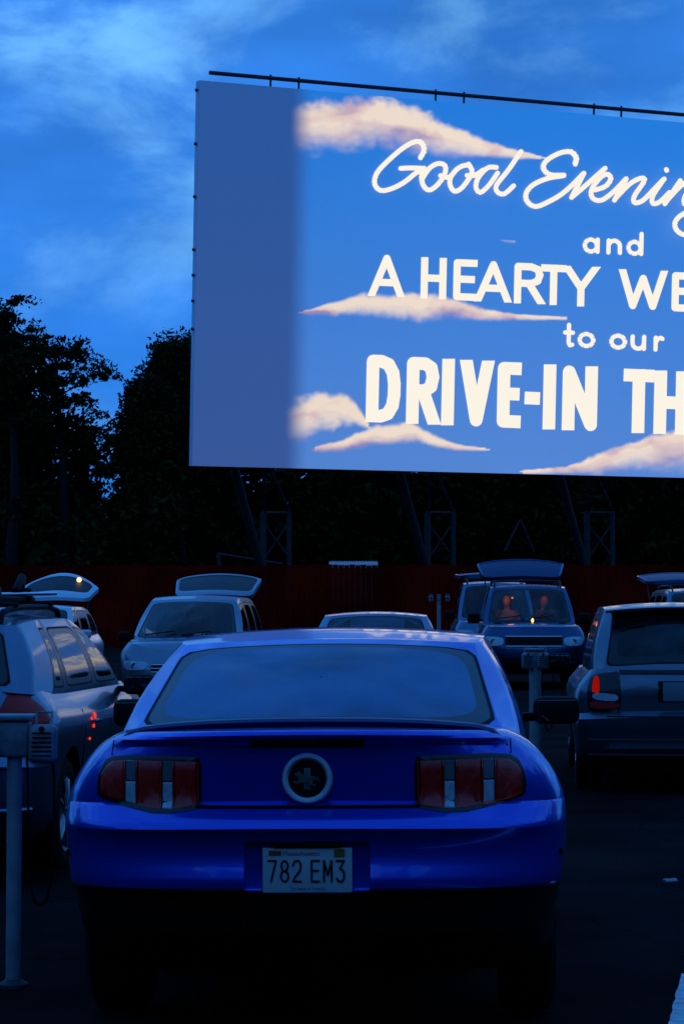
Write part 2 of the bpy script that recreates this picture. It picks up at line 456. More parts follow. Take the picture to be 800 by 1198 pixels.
clouds = [
 seglist([(330,158,30,20),(360,150,34,30),(400,148,36,30),(440,142,32,34),(480,150,28,34),(520,160,20,28),(560,172,12,15),(600,180,7,7),(635,185,2,2)]),
 seglist([(352,366,3,3),(380,361,8,8),(420,356,14,14),(460,358,16,18),(500,358,15,18),(540,364,11,12),(590,370,5,6),(660,373,2,2)]),
 seglist([(325,500,28,22),(352,490,30,30),(378,484,29,20),(405,486,26,14),(424,494,14,8),(432,500,3,3)]),
 seglist([(368,526,4,5),(400,522,9,8),(440,512,14,12),(480,508,14,10),(500,516,10,6),(535,524,5,4),(570,526,2,2)]),
 seglist([(610,552,2,5),(660,549,4,6),(700,540,12,16),(740,528,15,25),(780,520,18,36),(830,508,24,46),(890,512,26,42),(960,530,16,26),(1020,545,6,8)]),
 seglist([(820,250,3,3),(870,240,12,12),(930,232,24,20),(1000,228,28,24),(1060,235,24,20)]),
 seglist([(588,282,1.6,1.6),(600,283,1.6,1.6)]),
]
NV_ = (fbm(UU, VV_*1.5, .9, 11)-.5)
NW_ = (fbm(UU, VV_*1.5, .45, 31)-.5)
STR = fbm(UU*.55+VV_*.5+NW_*2.0, VV_*1.7-UU*.35+NV_*1.2, 1.0, 51, 2)
BIL = np.abs(fbm(UU, VV_*1.2, 1.5, 91, 3)-.5)*2 + .35*np.abs(fbm(UU, VV_, 3.5, 95, 2)-.5)*2
# base picture blue: deeper above, more violet below
tv = np.clip(VV_/SV, 0, 1)[..., None]
def C(r, g, b): return np.array(srgb(r, g, b))
base = C(84, 132, 208)*(1-tv)**1.3 + C(34, 120, 216)*(1-(1-tv)**1.3)
base = base*(1 + .05*(fbm(UU, VV_, .3, 71)-.5))[..., None]
img = base.copy()
for ci, c in enumerate(clouds):
    cu = np.array([q[0] for q in c]); cv = np.array([q[1] for q in c]); up = np.array([q[2] for q in c]); dn = np.array([q[3] for q in c])
    uu = UU + NW_*.5
    sv = np.interp(uu, cu, cv); a = np.interp(uu, cu, up, left=0.01, right=0.01); b = np.interp(uu, cu, dn, left=.01, right=.01)
    dv = VV_ - sv + NV_*.42*np.minimum(1, a*1.5)
    dv = dv + (BIL-.35)*.28*np.minimum(1, a*1.2)
    h = np.where(dv > 0, dv/np.maximum(a, .02), -dv/np.maximum(b, .02))
    soft = np.where(dv > 0, .5, .95)
    mk = np.clip((1.08-h)/soft, 0, 1); mk = mk*mk*(3-2*mk)
    inside = (UU > cu[0]-.1) & (UU < cu[-1]+.1); mk = mk*inside
    if ci == 6: mk = mk*.35
    hh = np.clip(dv/np.maximum(a+b, .05)+.5, 0, 1)
    sh = np.clip(.36 + .75*hh + (STR-.5)*2.3, 0, 1)[..., None]
    top = C(240, 221, 202); low = C(160, 140, 180); mid = C(224, 196, 190)
    colr = np.where(sh > .5, mid + (top-mid)*(sh-.5)*2, low + (mid-low)*sh*2)
    # bottoms melt into the violet of the sky
    mk = mk * np.where(dv < 0, .9, 1)
    img = img*(1-mk[..., None]) + colr*mk[..., None]
# soft left/right edge of the projection
edge = np.clip((UU-PIC0+.45)/1.0, 0, 1)*np.clip((PIC1-UU+.45)/1.0, 0, 1); edge = edge*edge*(3-2*edge)
stray_glow = C(16, 24, 40)*tv + C(44, 44, 64)*(1-tv)  # dim glow put into the sheet's colours for stray projector light
img = img*edge[..., None] + stray_glow*(1-edge[..., None])
vig = 1 - .10*((UU-SCX)/SCX)**2
img *= vig[..., None]
pts = [spt(u, v, .03) for v in vv for u in us]   # a thin sheet of light on the panel
me = bpy.data.meshes.new('projected_picture')
fc = []
for j in range(NV-1):
    for i in range(NU-1):
        a = j*NU+i; fc.append((a, a+1, a+NU+1, a+NU))
me.from_pydata([inv @ q for q in pts], [], fc)
ca = me.color_attributes.new('picture', 'FLOAT_COLOR', 'POINT')
rgba = np.concatenate([img.reshape(-1, 3), edge.reshape(-1, 1)], axis=1).astype(np.float32)
ca.data.foreach_set('color', rgba.ravel())
pm = bpy.data.materials.new('projected_light'); pm.use_nodes = True; t = pm.node_tree
b = t.nodes['Principled BSDF']; b.inputs['Base Color'].default_value = (.2, .2, .2, 1); b.inputs['Roughness'].default_value = .8
at_ = t.nodes.new('ShaderNodeAttribute'); at_.attribute_name = 'picture'
bm_ = t.nodes.new('ShaderNodeMix'); bm_.data_type = 'RGBA'; bm_.inputs[6].default_value = (.88, .79, .93, 1); bm_.inputs[7].default_value = (.08, .08, .08, 1)
t.links.new(at_.outputs['Alpha'], bm_.inputs[0]); t.links.new(bm_.outputs[2], b.inputs['Base Color'])
t.links.new(at_.outputs['Color'], b.inputs['Emission Color']); PIC_STR = 1.0; b.inputs['Emission Strength'].default_value = PIC_STR
me.materials.append(pm)
link(bpy.data.objects.new('projected_picture', me), scr)

M_LET = emat('projected_lettering', srgb(255, 247, 232), .97)
def smap(x, y, l): u, v = suv(x, y); return spt(u, v, .05 + l)
def row(name, items, hw, y0fn, h, x_h=None, rnd=False):
    if items and isinstance(items[0], list): items = sum(items, [])
    if len(items) > 1:
        for it in items: row(name, [it], hw, y0fn, h, x_h, rnd)
        return
    """items: (char, left px, right px); y0fn(px) -> baseline py; h: height in px"""
    mb = SMB(); paths = []
    for ch, xl, xr in items:
        hs = h*(1-.00018*(xl-430))
        for pth in GL[ch]:
            q = []
            for (gx, gy) in pth:
                X = lerp(xl+hw, xr-hw, gx) if xr-xl > 2*hw else (xl+xr)/2
                Y = y0fn((xl+xr)/2) - hw - gy*(hs-2*hw)
                X += (gy*hs)*.017   # the screen's own slant
                Y += (X-(xl+xr)/2)*(.04)
                q.append((X, Y))
            paths.append(q)
    strokes(mb, paths, hw, smap, round_ends=rnd, step=.0015)
    mb.build(name, M_LET, scr, smooth=False)
bl1 = lambda x: 347 + (x-450)*.051
row('letter', [[('A',431,471)],[('H',491,521),('E',529,557),('A',555,596),('R',600,634),('T',631,661),('Y',659,697)],
                  [('W',723,778),('E',784,812),('L',822,850),('C',855,893),('O',898,940),('M',948,990),('E',999,1027)]], 4.2, bl1, 49)
bl2 = lambda x: 494.5 + (x-447)*.041
row('letter', [[('D',427,467),('R',474,512),('I',515,530),('V',537,575),('E',580,608),('-',612,630),('I',634,648),('N',656,697)],
                  [('T',727,763),('H',763,803),('E',812,842),('A',845,888),('T',888,924),('R',932,974),('E',982,1012)]], 7.4, bl2, 79)
bl3 = lambda x: 297 + (x-690)*.05
row('letter', [('a',680,701),('n',708,726),('d',731,752)], 2.5, bl3, 30, rnd=True)
bl4 = lambda x: 406.5 + (x-665)*.05
row('letter', [[('t',657,671),('o',674,695)],[('o',711,732),('u',736,754),('r',763,776)]], 2.5, bl4, 30, rnd=True)
def sc(pts, ox, oy): return catmull([(ox+a/4, oy+b_/4) for a, b_ in pts], 5)
script = [
 sc([(262,140),(280,105),(268,70),(235,65),(180,95),(110,155),(60,210),(48,260),(75,292),(125,285),(185,255),(235,215),(275,190)], 425, 150),
 sc([(168,190),(215,188),(275,190)], 425, 150),
 sc([(275,190),(264,225),(272,270),(300,292),(340,265),(372,215),(372,178),(340,168),(300,190),(268,235)], 425, 150),
 sc([(350,225),(390,232),(425,195)], 425, 150),
 sc([(480,175),(440,185),(400,225),(392,265),(412,298),(445,285),(480,240),(495,205),(478,172)], 425, 150),
 sc([(470,225),(505,225),(545,200)], 425, 150),
 sc([(605,188),(565,190),(522,235),(510,280),(530,305),(570,272),(610,215)], 425, 150),
 sc([(718,115),(660,200),(605,270),(608,303),(640,312),(683,275)], 425, 150),
 sc([(284,130),(290,100),(265,72),(215,77),(155,110),(135,145),(165,178),(235,182),(160,195),(90,225),(55,265),(60,305),(100,328),(160,305),(220,270),(275,222),(320,175)], 600, 160),
 [(600+322/4,160+173/4),(600+264/4,160+286/4)],
 sc([(264,286),(330,230),(380,185),(420,150)], 600, 160),
 sc([(370,252),(420,235),(445,200),(428,178),(395,195),(355,250),(360,290),(400,300),(455,262),(515,200)], 600, 160),
 [(600+515/4,160+200/4),(600+460/4,160+300/4)],
 sc([(470,285),(530,225),(580,198),(598,210),(552,280),(552,312),(590,302),(640,252),(688,202)], 600, 160),
 sc([(688,202),(636,280),(636,316),(668,308),(712,265)], 600, 160),
 [(600+697/4,160+158/4),(600+699/4,160+162/4)],
 [(600+762/4,160+210/4),(600+690/4,160+318/4)],
 sc([(702,300),(760,238),(806,208),(822,222),(782,285),(782,322),(815,312),(862,262)], 600, 160),
 sc([(935,235),(900,220),(860,250),(845,300),(862,330),(905,300),(940,235),(900,330),(840,440),(780,464),(738,440),(734,400),(780,362),(880,340),(960,300)], 600, 160),
]
for part_ in (script[:8], script[8:]):
    mb = SMB(); strokes(mb, part_, 2.85, smap, True, .0008); mb.build('lettering', M_LET, scr, smooth=False)

# rail on stanchions along the top edge, bolts down the left edge
p = SMB()
ru0, rv = suv(245, 85)
p.tube([spt(ru0, rv, .0), spt(SW-.4, rv, .0)], .075, 8)
rail = p.build('top_rail', mat('dark_steel', (.02, .02, .022), .6), scr)
px_st = [317, 350, 510, 543, 695, 727]
ust = [suv(q, 95+.07*(q-233))[0] for q in px_st]
gap = ust[2]-ust[0]; ust += [ust[4]+gap*k for k in (1, 2)] + [ust[5]+gap*k for k in (1, 2)]
for u in ust:
    if u < SW-.3:
        q = SMB(); q.tube([spt(u, SV-.05, -.05), spt(u, rv+.13, -.05)], .04, 6); q.build('rail_post', MATS['dark_steel'], scr)
for py in (105, 168, 230, 292, 322, 352, 385):
    u, v = suv(232, py); q = SMB(); q.tube([spt(-.02, v, -.1), spt(-.10, v, -.1)], .055, 8); q.build('edge_bolt', MATS['dark_steel'], scr)
# legs: raking struts, uprights and braced boxes behind the fence
zg = terr(84)
def sp(px, py, dY=0):    # a point behind the screen foot, kept at its own depth
    r_ = ray(px, 552); return at(px, py, (BL-CAM).dot(NS)/r_.dot(NS) + .5 + dY)
def supp(dx):
    q = SMB()
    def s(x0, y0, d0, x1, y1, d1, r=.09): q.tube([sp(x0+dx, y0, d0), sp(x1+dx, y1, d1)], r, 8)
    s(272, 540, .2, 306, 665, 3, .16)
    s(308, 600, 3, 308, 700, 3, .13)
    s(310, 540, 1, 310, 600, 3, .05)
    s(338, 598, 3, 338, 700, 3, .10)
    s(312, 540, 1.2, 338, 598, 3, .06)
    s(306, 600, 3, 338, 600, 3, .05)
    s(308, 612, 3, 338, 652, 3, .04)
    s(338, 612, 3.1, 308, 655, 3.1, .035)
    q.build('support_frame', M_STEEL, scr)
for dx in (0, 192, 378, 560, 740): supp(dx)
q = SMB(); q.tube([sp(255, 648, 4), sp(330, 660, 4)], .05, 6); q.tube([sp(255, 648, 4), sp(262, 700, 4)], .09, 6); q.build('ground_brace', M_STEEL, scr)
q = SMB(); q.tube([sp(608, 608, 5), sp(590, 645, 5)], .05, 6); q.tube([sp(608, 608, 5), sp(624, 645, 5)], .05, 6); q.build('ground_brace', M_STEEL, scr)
# ================================================================== FENCE
fY = 78.0; ft = 1.5 + (719-661)/F*fY
fence = empty('wooden_fence', (-14, fY, terr(fY)), 0, 'long red brown board fence running below the cinema screen', 'fence')
m_f = mat('red_stained_boards', (.22, .004, .0015), .95, noise=(.5, .6), bump=(14, .4))
mb = MB(); rr = random.Random(5); H = ft - terr(fY)
x = 0
while x < 44:
    ww = .185; hz = H + rr.uniform(-.03, .03)
    mb.box((x+ww/2, rr.uniform(-.008, .008), hz/2), (ww-.012, .03, hz)); x += ww
m_f.node_tree.nodes['Principled BSDF'].inputs['Specular IOR Level'].default_value = .05
mb.build('board_panel', m_f, fence, smooth=False)
mb = MB()
for z in (.5, H/2, H-.3): mb.box((22, .06, z), (44, .06, .1))
mb.build('rail', m_f, fence, smooth=False)
for i in range(15):
    mb = MB(); mb.box((i*3.1+.3, .14, H/2), (.14, .1, H-.02)); mb.build('post', m_f, fence, smooth=False)
# corrugated strip standing behind the fence top
mb = MB(); a = at(385, 660.5, 80); 
n = 60; L_ = 1.65
mb.grid([[(L_*i/n, .18*j, .11*j + .03*math.sin(i*math.pi/1.5)) for i in range(n+1)] for j in range(2)])
mb.grid([[(L_*i/n, .0, -.12*j + .03*math.sin(i*math.pi/1.5)*(1-j)) for i in range(n+1)] for j in range(2)])
o = mb.build('corrugated_roof', mat('corrugated_plastic', (.55, .56, .58), .4)); o.location = (a.x, a.y, a.z)
mb = MB(); mb.box((L_/2, .22, -(a.z-terr(80))/2-.05), (L_*.94, .3, a.z-terr(80)-.15)); mb.build('shed_wall', mat('shed_boards', (.08, .07, .06), .8), o, smooth=False)
tag(o, 'small corrugated shed roof edge just showing over the red fence', 'shed')

# ================================================================== TREES
def leaf_mat():
    m = mat('foliage', (.04, .06, .022), .95)
    t = m.node_tree; b = t.nodes['Principled BSDF']; b.inputs['Specular IOR Level'].default_value = .05; g_ = t.nodes.new('ShaderNodeNewGeometry')
    r = t.nodes.new('ShaderNodeValToRGB'); r.color_ramp.elements[0].color = (.010, .016, .004, 1); r.color_ramp.elements[1].color = (.030, .045, .010, 1)
    t.links.new(g_.outputs['Random Per Island'], r.inputs[0]); t.links.new(r.outputs[0], b.inputs['Base Color'])
    return m
M_LEAF = leaf_mat(); M_BARK = mat('bark', (.006, .005, .004), .9, noise=(6, .4), bump=(20, .6))
def leaf_mesh(name, centres, per, spread, size, seed, parent):
    r = np.random.RandomState(seed); n = len(centres)*per
    c = np.repeat(np.array(centres), per, 0)
    o3 = r.normal(0, 1, (n, 3)); o3 = o3/np.linalg.norm(o3, axis=1)[:, None]*(r.uniform(0, 1, n)**.6)[:, None]; kk = np.repeat(r.uniform(.25, 1.45, len(centres))*(1 if size > .11 else .85), per)[:, None]; far_ = 1; c = c + o3*np.array(spread)*1.6*kk*far_
    a = r.normal(0, 1, (n, 3)); a /= np.linalg.norm(a, axis=1)[:, None]
    b_ = r.normal(0, 1, (n, 3)); b_ -= a*np.sum(a*b_, 1)[:, None]; b_ /= np.linalg.norm(b_, axis=1)[:, None]
    s = (size*r.uniform(.6, 1.3, n))[:, None]
    q = np.stack([c-a*s, c+b_*s*.45, c+a*s, c-b_*s*.45], 1).reshape(-1, 3)
    me = bpy.data.meshes.new(name); me.vertices.add(n*4); me.vertices.foreach_set('co', q.ravel())
    me.loops.add(n*4); me.loops.foreach_set('vertex_index', np.arange(n*4))
    me.polygons.add(n); me.polygons.foreach_set('loop_start', np.arange(n)*4)
    try: me.polygons.foreach_set('loop_total', np.full(n, 4))
    except Exception: pass
    me.update(calc_edges=True); me.validate(); me.materials.append(M_LEAF)
    o = bpy.data.objects.new(name, me); return link(o, parent)
def tree(px, top, wpx, Y, label, seed, dens=1.0, lowfrac=.15, airy=False, size=.17):
    """px: trunk pixel column, top: photo row of the crown top, wpx: crown width in px"""
    r = random.Random(seed); z0 = terr(Y); s = F/Y
    x0 = (px-400)/s; H = 1.5 + (719-top)/s - z0; Wd = wpx/s/2
    root = empty('broadleaf_tree', (x0, Y, z0), 0, label, 'tree', 'trees behind the fence')
    tr = MB(); top_ = Vector((r.uniform(-.4, .4), 0, H*.93)); 
    trunk = catmull([(0, 0, -.2), (r.uniform(-.2, .2), r.uniform(-.2, .2), H*.25), (r.uniform(-.4, .4), r.uniform(-.3, .3), H*.5), tuple(top_)], 5)
    tr.tube(trunk, [lerp(.32, .05, i/(len(trunk)-1)) for i in range(len(trunk))], 8)
    cl = []
    nb = 24
    for i in range(nb):
        f = lerp(lowfrac+.05, .95, i/(nb-1)); base = Vector(interp3(trunk, f))
        ang = r.uniform(0, 2*math.pi); prof = math.sin(math.pi*min(1, (f-lowfrac+.1)/(1.12-lowfrac)))**.6
        ln = Wd*prof*r.uniform(.65, 1.05); rise = r.uniform(.15, .55)*ln + H*.05
        tip = base + Vector((math.cos(ang)*ln, math.sin(ang)*ln, rise)); tip.z = min(tip.z, H*.97)
        mid = base.lerp(tip, .5) + Vector((r.uniform(-.3, .3), r.uniform(-.3, .3), r.uniform(-.1, .4)))
        br = catmull([tuple(base), tuple(mid), tuple(tip)], 4)
        tr.tube(br, [lerp(.10*(1.2-f), .018, k/(len(br)-1)) for k in range(len(br))], 5)
        for k in range(5):
            a2 = br[r.randrange(2, len(br))]
            tw = Vector(a2) + Vector((r.gauss(0, 1), r.gauss(0, 1), r.gauss(.3, .7)))*Wd*.22
            tr.tube([a2, tuple(tw)], [.02, .008], 4)
            cl.append(tuple(tw))
            if not airy or r.random() < .5: cl.append(tuple(Vector(a2).lerp(tw, .4)))
        cl.append(tuple(tip))
    if not airy:
        for i in range(int(60*dens)):
            f = r.uniform(lowfrac, .9); rad = Wd*math.sqrt(r.random())*.8*math.sin(math.pi*min(1, (f-lowfrac+.15)/(1.15-lowfrac)))**.6
            a = r.uniform(0, 6.28); cl.append((rad*math.cos(a), rad*math.sin(a), f*H))
    tr.build('trunk', M_BARK, root)
    cs = .25 if airy else .5
    leaf_mesh('crown', cl, int((34 if airy else 62)*dens), (cs*1.15, cs*1.15, cs*.62), size, seed, root)
def interp3(P, f):
    k = f*(len(P)-1); i = min(int(k), len(P)-2); t = k-i
    return tuple(lerp(P[i][d], P[i+1][d], t) for d in range(3))
TREES = [
 (14, 336, 90, 88, 'tall thin-topped tree at the left edge, open twigs against the sky', 3, 1.2, .66, True, .095),
 (-8, 385, 130, 91, 'dense tree cut by the left edge, below the thin-topped tree', 5, 1, .05, False, .17),
 (70, 384, 112, 90, 'round-crowned tree left of the sky gap with branches reaching right', 8, 1.5, .66, True, .10),
 (18, 420, 90, 94, 'dark tree filling the space under the round crown on the left', 9, 1.4, .05, False, .18),
 (98, 500, 64, 97, 'low tree seen through the gap between the two left tree groups', 12, .6, .1, False, .16),
 (166, 433, 84, 90, 'broad dark tree just right of the sky gap', 15, 2.6, .05, False, .11),
 (208, 388, 92, 92, 'tall bushy tree directly against the left edge of the screen', 17, 2.4, .45, False, .105),
 (212, 440, 90, 95, 'lower dark tree beneath the bushy tree by the screen edge', 18, 1.2, .05, False, .18),
 (268, 470, 120, 97, 'tree behind the left end of the screen, seen below it', 21, 1.2, .02, False, .2),
 (350, 460, 130, 98, 'tree behind the screen, seen under the first pink cloud', 22, 1.2, .02, False, .2),
 (440, 480, 130, 97, 'tree behind the screen, seen below the D of the lettering', 23, 1.2, .02, False, .2),
 (530, 470, 130, 98, 'tree behind the screen, above the second steel support', 24, 1.2, .02, False, .2),
 (620, 480, 130, 97, 'tree behind the screen, above the dark suv with its roof rack', 25, 1.2, .02, False, .2),
 (710, 470, 130, 98, 'tree behind the screen, above the third steel support', 26, 1.2, .02, False, .2),
 (800, 480, 130, 97, 'tree behind the screen at the right edge of the view', 27, 1.2, .02, False, .2),
]
for a in TREES: tree(a[0], a[1], a[2], a[3], a[4], a[5], a[6], a[7], a[8], a[9])
# undergrowth: one dark tangle filling the wood edge
r = random.Random(77); cl = []
for i in range(1500):
    px = r.uniform(-120, 960); Y = r.uniform(86 if px < 205 else 94, 104); top = 560 + 30*math.sin(px*.021) + 14*math.sin(px*.07)
    z = r.uniform(.3, 1.5+(719-top)/F*Y); cl.append(((px-400)/F*Y, Y, z))
und = leaf_mesh('undergrowth', cl, 40, (.6, .6, .5), .19, 5, None); tag(und, 'dark undergrowth at the edge of the wood', 'undergrowth', kind='stuff')
mb = MB(); rows = []
hx = [(-75 + 2.5*i) for i in range(90)]
for j, (dy, hh) in enumerate(((0, 0), (.6, .55), (2, .85), (5, 1.0), (9, .9), (16, 0))):
    rows.append([(x_, 103+dy + .8*math.sin(x_*.7), terr(90) - .1 + hh*(6.4 + .9*math.sin(x_*.33) + .6*math.sin(x_*.83+1))) for x_ in hx])
mb.grid(rows, flip=True)
tag(mb.build('wooded_bank', mat('bank_scrub', (.03, .04, .018), .95, noise=(1.2, .5), bump=(3, 1.0))), kind='structure')

# unseen dark rise added behind and beside the viewer to block low sky light
mb = MB(); rows = []
na = 120
for j, (dr_, hh) in enumerate(((0, -.3), (1.5, 14), (4, 22), (9, 28), (16, 31), (30, 20))):
    rw = []
    for i in range(na+1):
        a = R(lerp(148, 392, i/na)); e_ = 1 + .10*math.sin(i*.9) + .07*math.sin(i*2.3+1)
        rad = 62 + dr_ + 2*math.sin(i*1.3)
        rw.append((rad*math.cos(a), 20 + (rad+10)*math.sin(a), hh*e_ if hh > 0 else hh))
    rows.append(rw)
mb.grid(rows)
tag(mb.build('shade_rim', mat('shade_rim_dark', (.03, .04, .018), .95, noise=(1.2, .5), bump=(3, 1.0))), kind='structure')

# ================================================================== CARS
def wheel(parent, x, y, rad, side, mat_rim, wdt=.21, spokes=5, name='wheel'):
    t = MB(); w2 = wdt/2; rr_ = rad*.66
    prof = [(-w2*.9, rr_), (-w2, rr_+.02), (-w2, rad-.04), (-w2*.8, rad-.008), (-w2*.3, rad), (w2*.3, rad), (w2*.8, rad-.008), (w2, rad-.04), (w2, rr_+.02), (w2*.9, rr_)]
    hub = bpy.data.objects.new(name, None); link(hub, parent); hub.location = (x, y, rad)
    t.lathe(prof, 'x', seg=36); t.build('tyre', M_RUBBER, hub)
    q = MB(); q.lathe([(-w2*.8, rr_), (w2*.9*side, rr_), (w2*.82*side, rr_-.025), (-w2*.2*side, rr_-.03)], 'x', seg=36)
    for k in range(spokes):
        a = 2*math.pi*k/spokes
        for da in (-.13, .13):
            c0 = Vector((w2*.7*side, math.cos(a+da*1.6)*.05, math.sin(a+da*1.6)*.05)); c1 = Vector((w2*.72*side, math.cos(a+da)*(rr_-.015), math.sin(a+da)*(rr_-.015)))
            q.tube([c0, c0.lerp(c1, .5)+Vector((.012*side, 0, 0)), c1], [.024, .019, .022], 6)
    q.lathe([(w2*.78*side, 0.001), (w2*.78*side, .04), (w2*.6*side, .06), (0, .06)], 'x', seg=18)
    q.build('rim', mat_rim, hub)
    q = MB(); q.lathe([(-w2*.3*side, .02), (-w2*.3*side, rr_*.8), (-w2*.5*side, rr_*.8)], 'x', seg=24); q.build('brake_disc', M_STEEL, hub)

class Car:
    def __init__(s, name, S, paint, loc, rz, label, cat, group=None, ry=0):
        s.S = S; s.paint = paint
        s.root = empty(name, loc, rz, label, cat, group, ry=ry)
        s.shell()
    def top(s, x, y):
        S = s.S; X = S['W']/2*.82
        return sinterp(S['belt'], y) + S.get('crown', .03)*(1 - min(1.4, (x/X)**2))
    def shell(s):
        S = s.S; L = S['L']; W = S['W']; zb = S.get('zb', .2); p_r = S.get('pr', 3.0); Rr = S.get('Rr', .45); p_f = S.get('pf', 2.6); Rf = S.get('Rf', .6)
        half = []
        n = 14
        for i in range(n+1):
            th = math.pi/2*i/n; half.append((math.sin(th)**(2/p_r) if i else 0, Rr*(1-math.cos(th)**(2/p_r)) if i < n else Rr))
        ext = sorted(set([round(Rr + (L-Rr-Rf)*k/34, 4) for k in range(1, 34)] + [v for v in S.get('cuts', [])]))
        for y in ext: half.append((1.0, y))
        for i in range(n, -1, -1):
            th = math.pi/2*i/n; half.append((math.sin(th)**(2/p_f) if i else 0, L-(Rf*(1-math.cos(th)**(2/p_f)) if i < n else Rf)))
        full = half + [(-a, y) for a, y in half[-2:0:-1]]
        zl = S['levels']; zt = S['belt'][0][1]
        zl = [(z-zb)/(zt-zb) for z in zl]
        rows = []
        for t in zl:
            rw = []
            z = zb + t*(zt-zb)
            ws = sinterp(S['side'], z); ro = interp(S['rear'], z) if not S.get('smooth_rear') else sinterp(S['rear'], z)
            fo = sinterp(S['front'], z)
            for a, y in full:
                yy = y + ro*max(0, 1-y/1.1)**1.5 - fo*max(0, 1-(L-y)/1.2)**1.5
                wy = sinterp(S['wy'], yy)
                X = a*W/2*wy*ws
                ztop = s.top(X, yy)
                tt = t
                rw.append((X, yy, zb + tt*(ztop-zb)))
            rows.append(rw)
        # cap rings inwards
        n_ = len(full); V = [q for r_ in rows for q in r_]; Fs = []
        for j in range(len(rows)-1):
            for i in range(n_):
                a = j*n_+i; b_ = j*n_+(i+1) % n_
                Fs.append((a, b_, b_+n_, a+n_))
        nh = len(half)
        base = (len(rows)-1)*n_
        def cap(ringbase, ring, zf, up):
            ks = [1, .93, .8, .6, .3, 0, -.3, -.6, -.8, -.93, -1]; idx = {}
            for i in range(nh):
                X, Y, Z = ring[i]
                for k in ks:
                    if k == 1 or i == 0 or i == nh-1: idx[i, k] = ringbase+i
                    elif k == -1: idx[i, k] = ringbase+(n_-i)
                    else:
                        V.append((k*X, Y, zf(k*X, Y, Z))); idx[i, k] = len(V)-1
            for i in range(nh-1):
                for k0, k1 in zip(ks, ks[1:]):
                    f = [idx[i, k0], idx[i+1, k0], idx[i+1, k1], idx[i, k1]]
                    g2 = []
                    for q in f:
                        if q not in g2: g2.append(q)
                    if len(g2) > 2: Fs.append(tuple(g2) if up else tuple(g2[::-1]))
        cap(base, rows[-1], lambda x, y, z: s.top(x, y), True)
        cap(0, rows[0], lambda x, y, z: z, False)
        me = bpy.data.meshes.new('shell'); me.from_pydata(V, [], Fs); me.validate()
        bm = bmesh.new(); bm.from_mesh(me); bmesh.ops.recalc_face_normals(bm, faces=bm.faces)
        if bm.calc_volume(signed=True) < 0: bmesh.ops.reverse_faces(bm, faces=bm.faces[:])
        bm.to_mesh(me)
        print(s.root.name, 'closed' if all(e_.is_manifold for e_ in bm.edges) else 'OPEN', bm.calc_volume(signed=True))
        s.bvh = BVHTree.FromBMesh(bm); bm.free()
        me.materials.append(s.paint); me.materials.append(M_BLACK)
        body = bpy.data.objects.new('body', me); COL.objects.link(body)
        # wheel arches
        dg = None; cuts = []
        for (c_, d_) in S.get('boxcuts', []):
            b_ = MB(); b_.box(c_, d_, bev=.012); tmp = bpy.data.meshes.new('cut'); tmp.from_pydata(b_.v, [], b_.f)
            bm = bmesh.new(); bm.from_mesh(tmp); bmesh.ops.recalc_face_normals(bm, faces=bm.faces); bm.to_mesh(tmp); bm.free(); tmp.materials.append(s.paint)
            co = bpy.data.objects.new('cut', tmp); COL.objects.link(co); cuts.append(co)
            md = body.modifiers.new('b', 'BOOLEAN'); md.object = co; md.operation = 'DIFFERENCE'; md.solver = 'EXACT'; md.use_self = True
        for y in S['axles']:
            c = MB(); c.lathe([(-W, .001), (-W, S['arch']), (W, S['arch']), (W, .001)], 'x', c=(0, y, S['wr']+.02), seg=40)
            bm = bmesh.new(); tmp = bpy.data.meshes.new('cut'); tmp.from_pydata(c.v, [], c.f); bm.from_mesh(tmp)
            bmesh.ops.remove_doubles(bm, verts=bm.verts, dist=.0015)
            bmesh.ops.recalc_face_normals(bm, faces=bm.faces); bm.to_mesh(tmp); bm.free()
            tmp.materials.append(s.paint); tmp.materials.append(M_BLACK); tmp.polygons.foreach_set('material_index', [1]*len(tmp.polygons))
            co = bpy.data.objects.new('cut', tmp); COL.objects.link(co); cuts.append(co)
            md = body.modifiers.new('b', 'BOOLEAN'); md.object = co; md.operation = 'DIFFERENCE'; md.solver = 'EXACT'; md.use_self = True
        dg = bpy.context.evaluated_depsgraph_get(); dg.update()
        ev = body.evaluated_get(dg); m2 = bpy.data.meshes.new_from_object(ev)
        if len(m2.polygons) < 50: m2 = me
        vs_ = [tuple(v.co) for v in m2.vertices]; pf = S.get('parts')
        groups = {}
        for p_ in m2.polygons:
            c = p_.center; nm = 'body'; mi = p_.material_index
            if mi == 0 and pf: nm = pf(abs(c.x), c.y, c.z, p_.normal)
            if isinstance(nm, tuple): nm, mi = nm
            if nm == 'door': nm = ('door', 1 if c.x > 0 else -1)
            groups.setdefault(nm, []).append((list(p_.vertices), mi))
        for co in cuts: bpy.data.objects.remove(co)
        bpy.data.objects.remove(body)
        s.parts = {}
        for nm, fl in groups.items():
            mp = {}; q = MB(); vv2 = []; ff = []
            for f, mi in fl:
                g2 = []
                for i in f:
                    if i not in mp: mp[i] = len(vv2); vv2.append(vs_[i])
                    g2.append(mp[i])
                q.f.append(tuple(g2)); q.m.append(mi)
            q.v = vv2
            nn = nm[0] if isinstance(nm, tuple) else nm
            s.parts[nm] = q.build(nn, [s.paint, M_BLACK], s.root, ang=28)
    # surface finders in local space
    def ry(s, x, z, back=True):
        h = s.bvh.ray_cast(Vector((x, -3, z)), Vector((0, 1, 0))) if back else s.bvh.ray_cast(Vector((x, s.S['L']+3, z)), Vector((0, -1, 0)))
        return h[0].y if h[0] is not None else (.3 if back else s.S['L']-.3)
    def rx(s, y, z, side):
        h = s.bvh.ray_cast(Vector((3*side, y, z)), Vector((-side, 0, 0)))
        return h[0].x if h[0] is not None else side*s.S['W']/2*.9
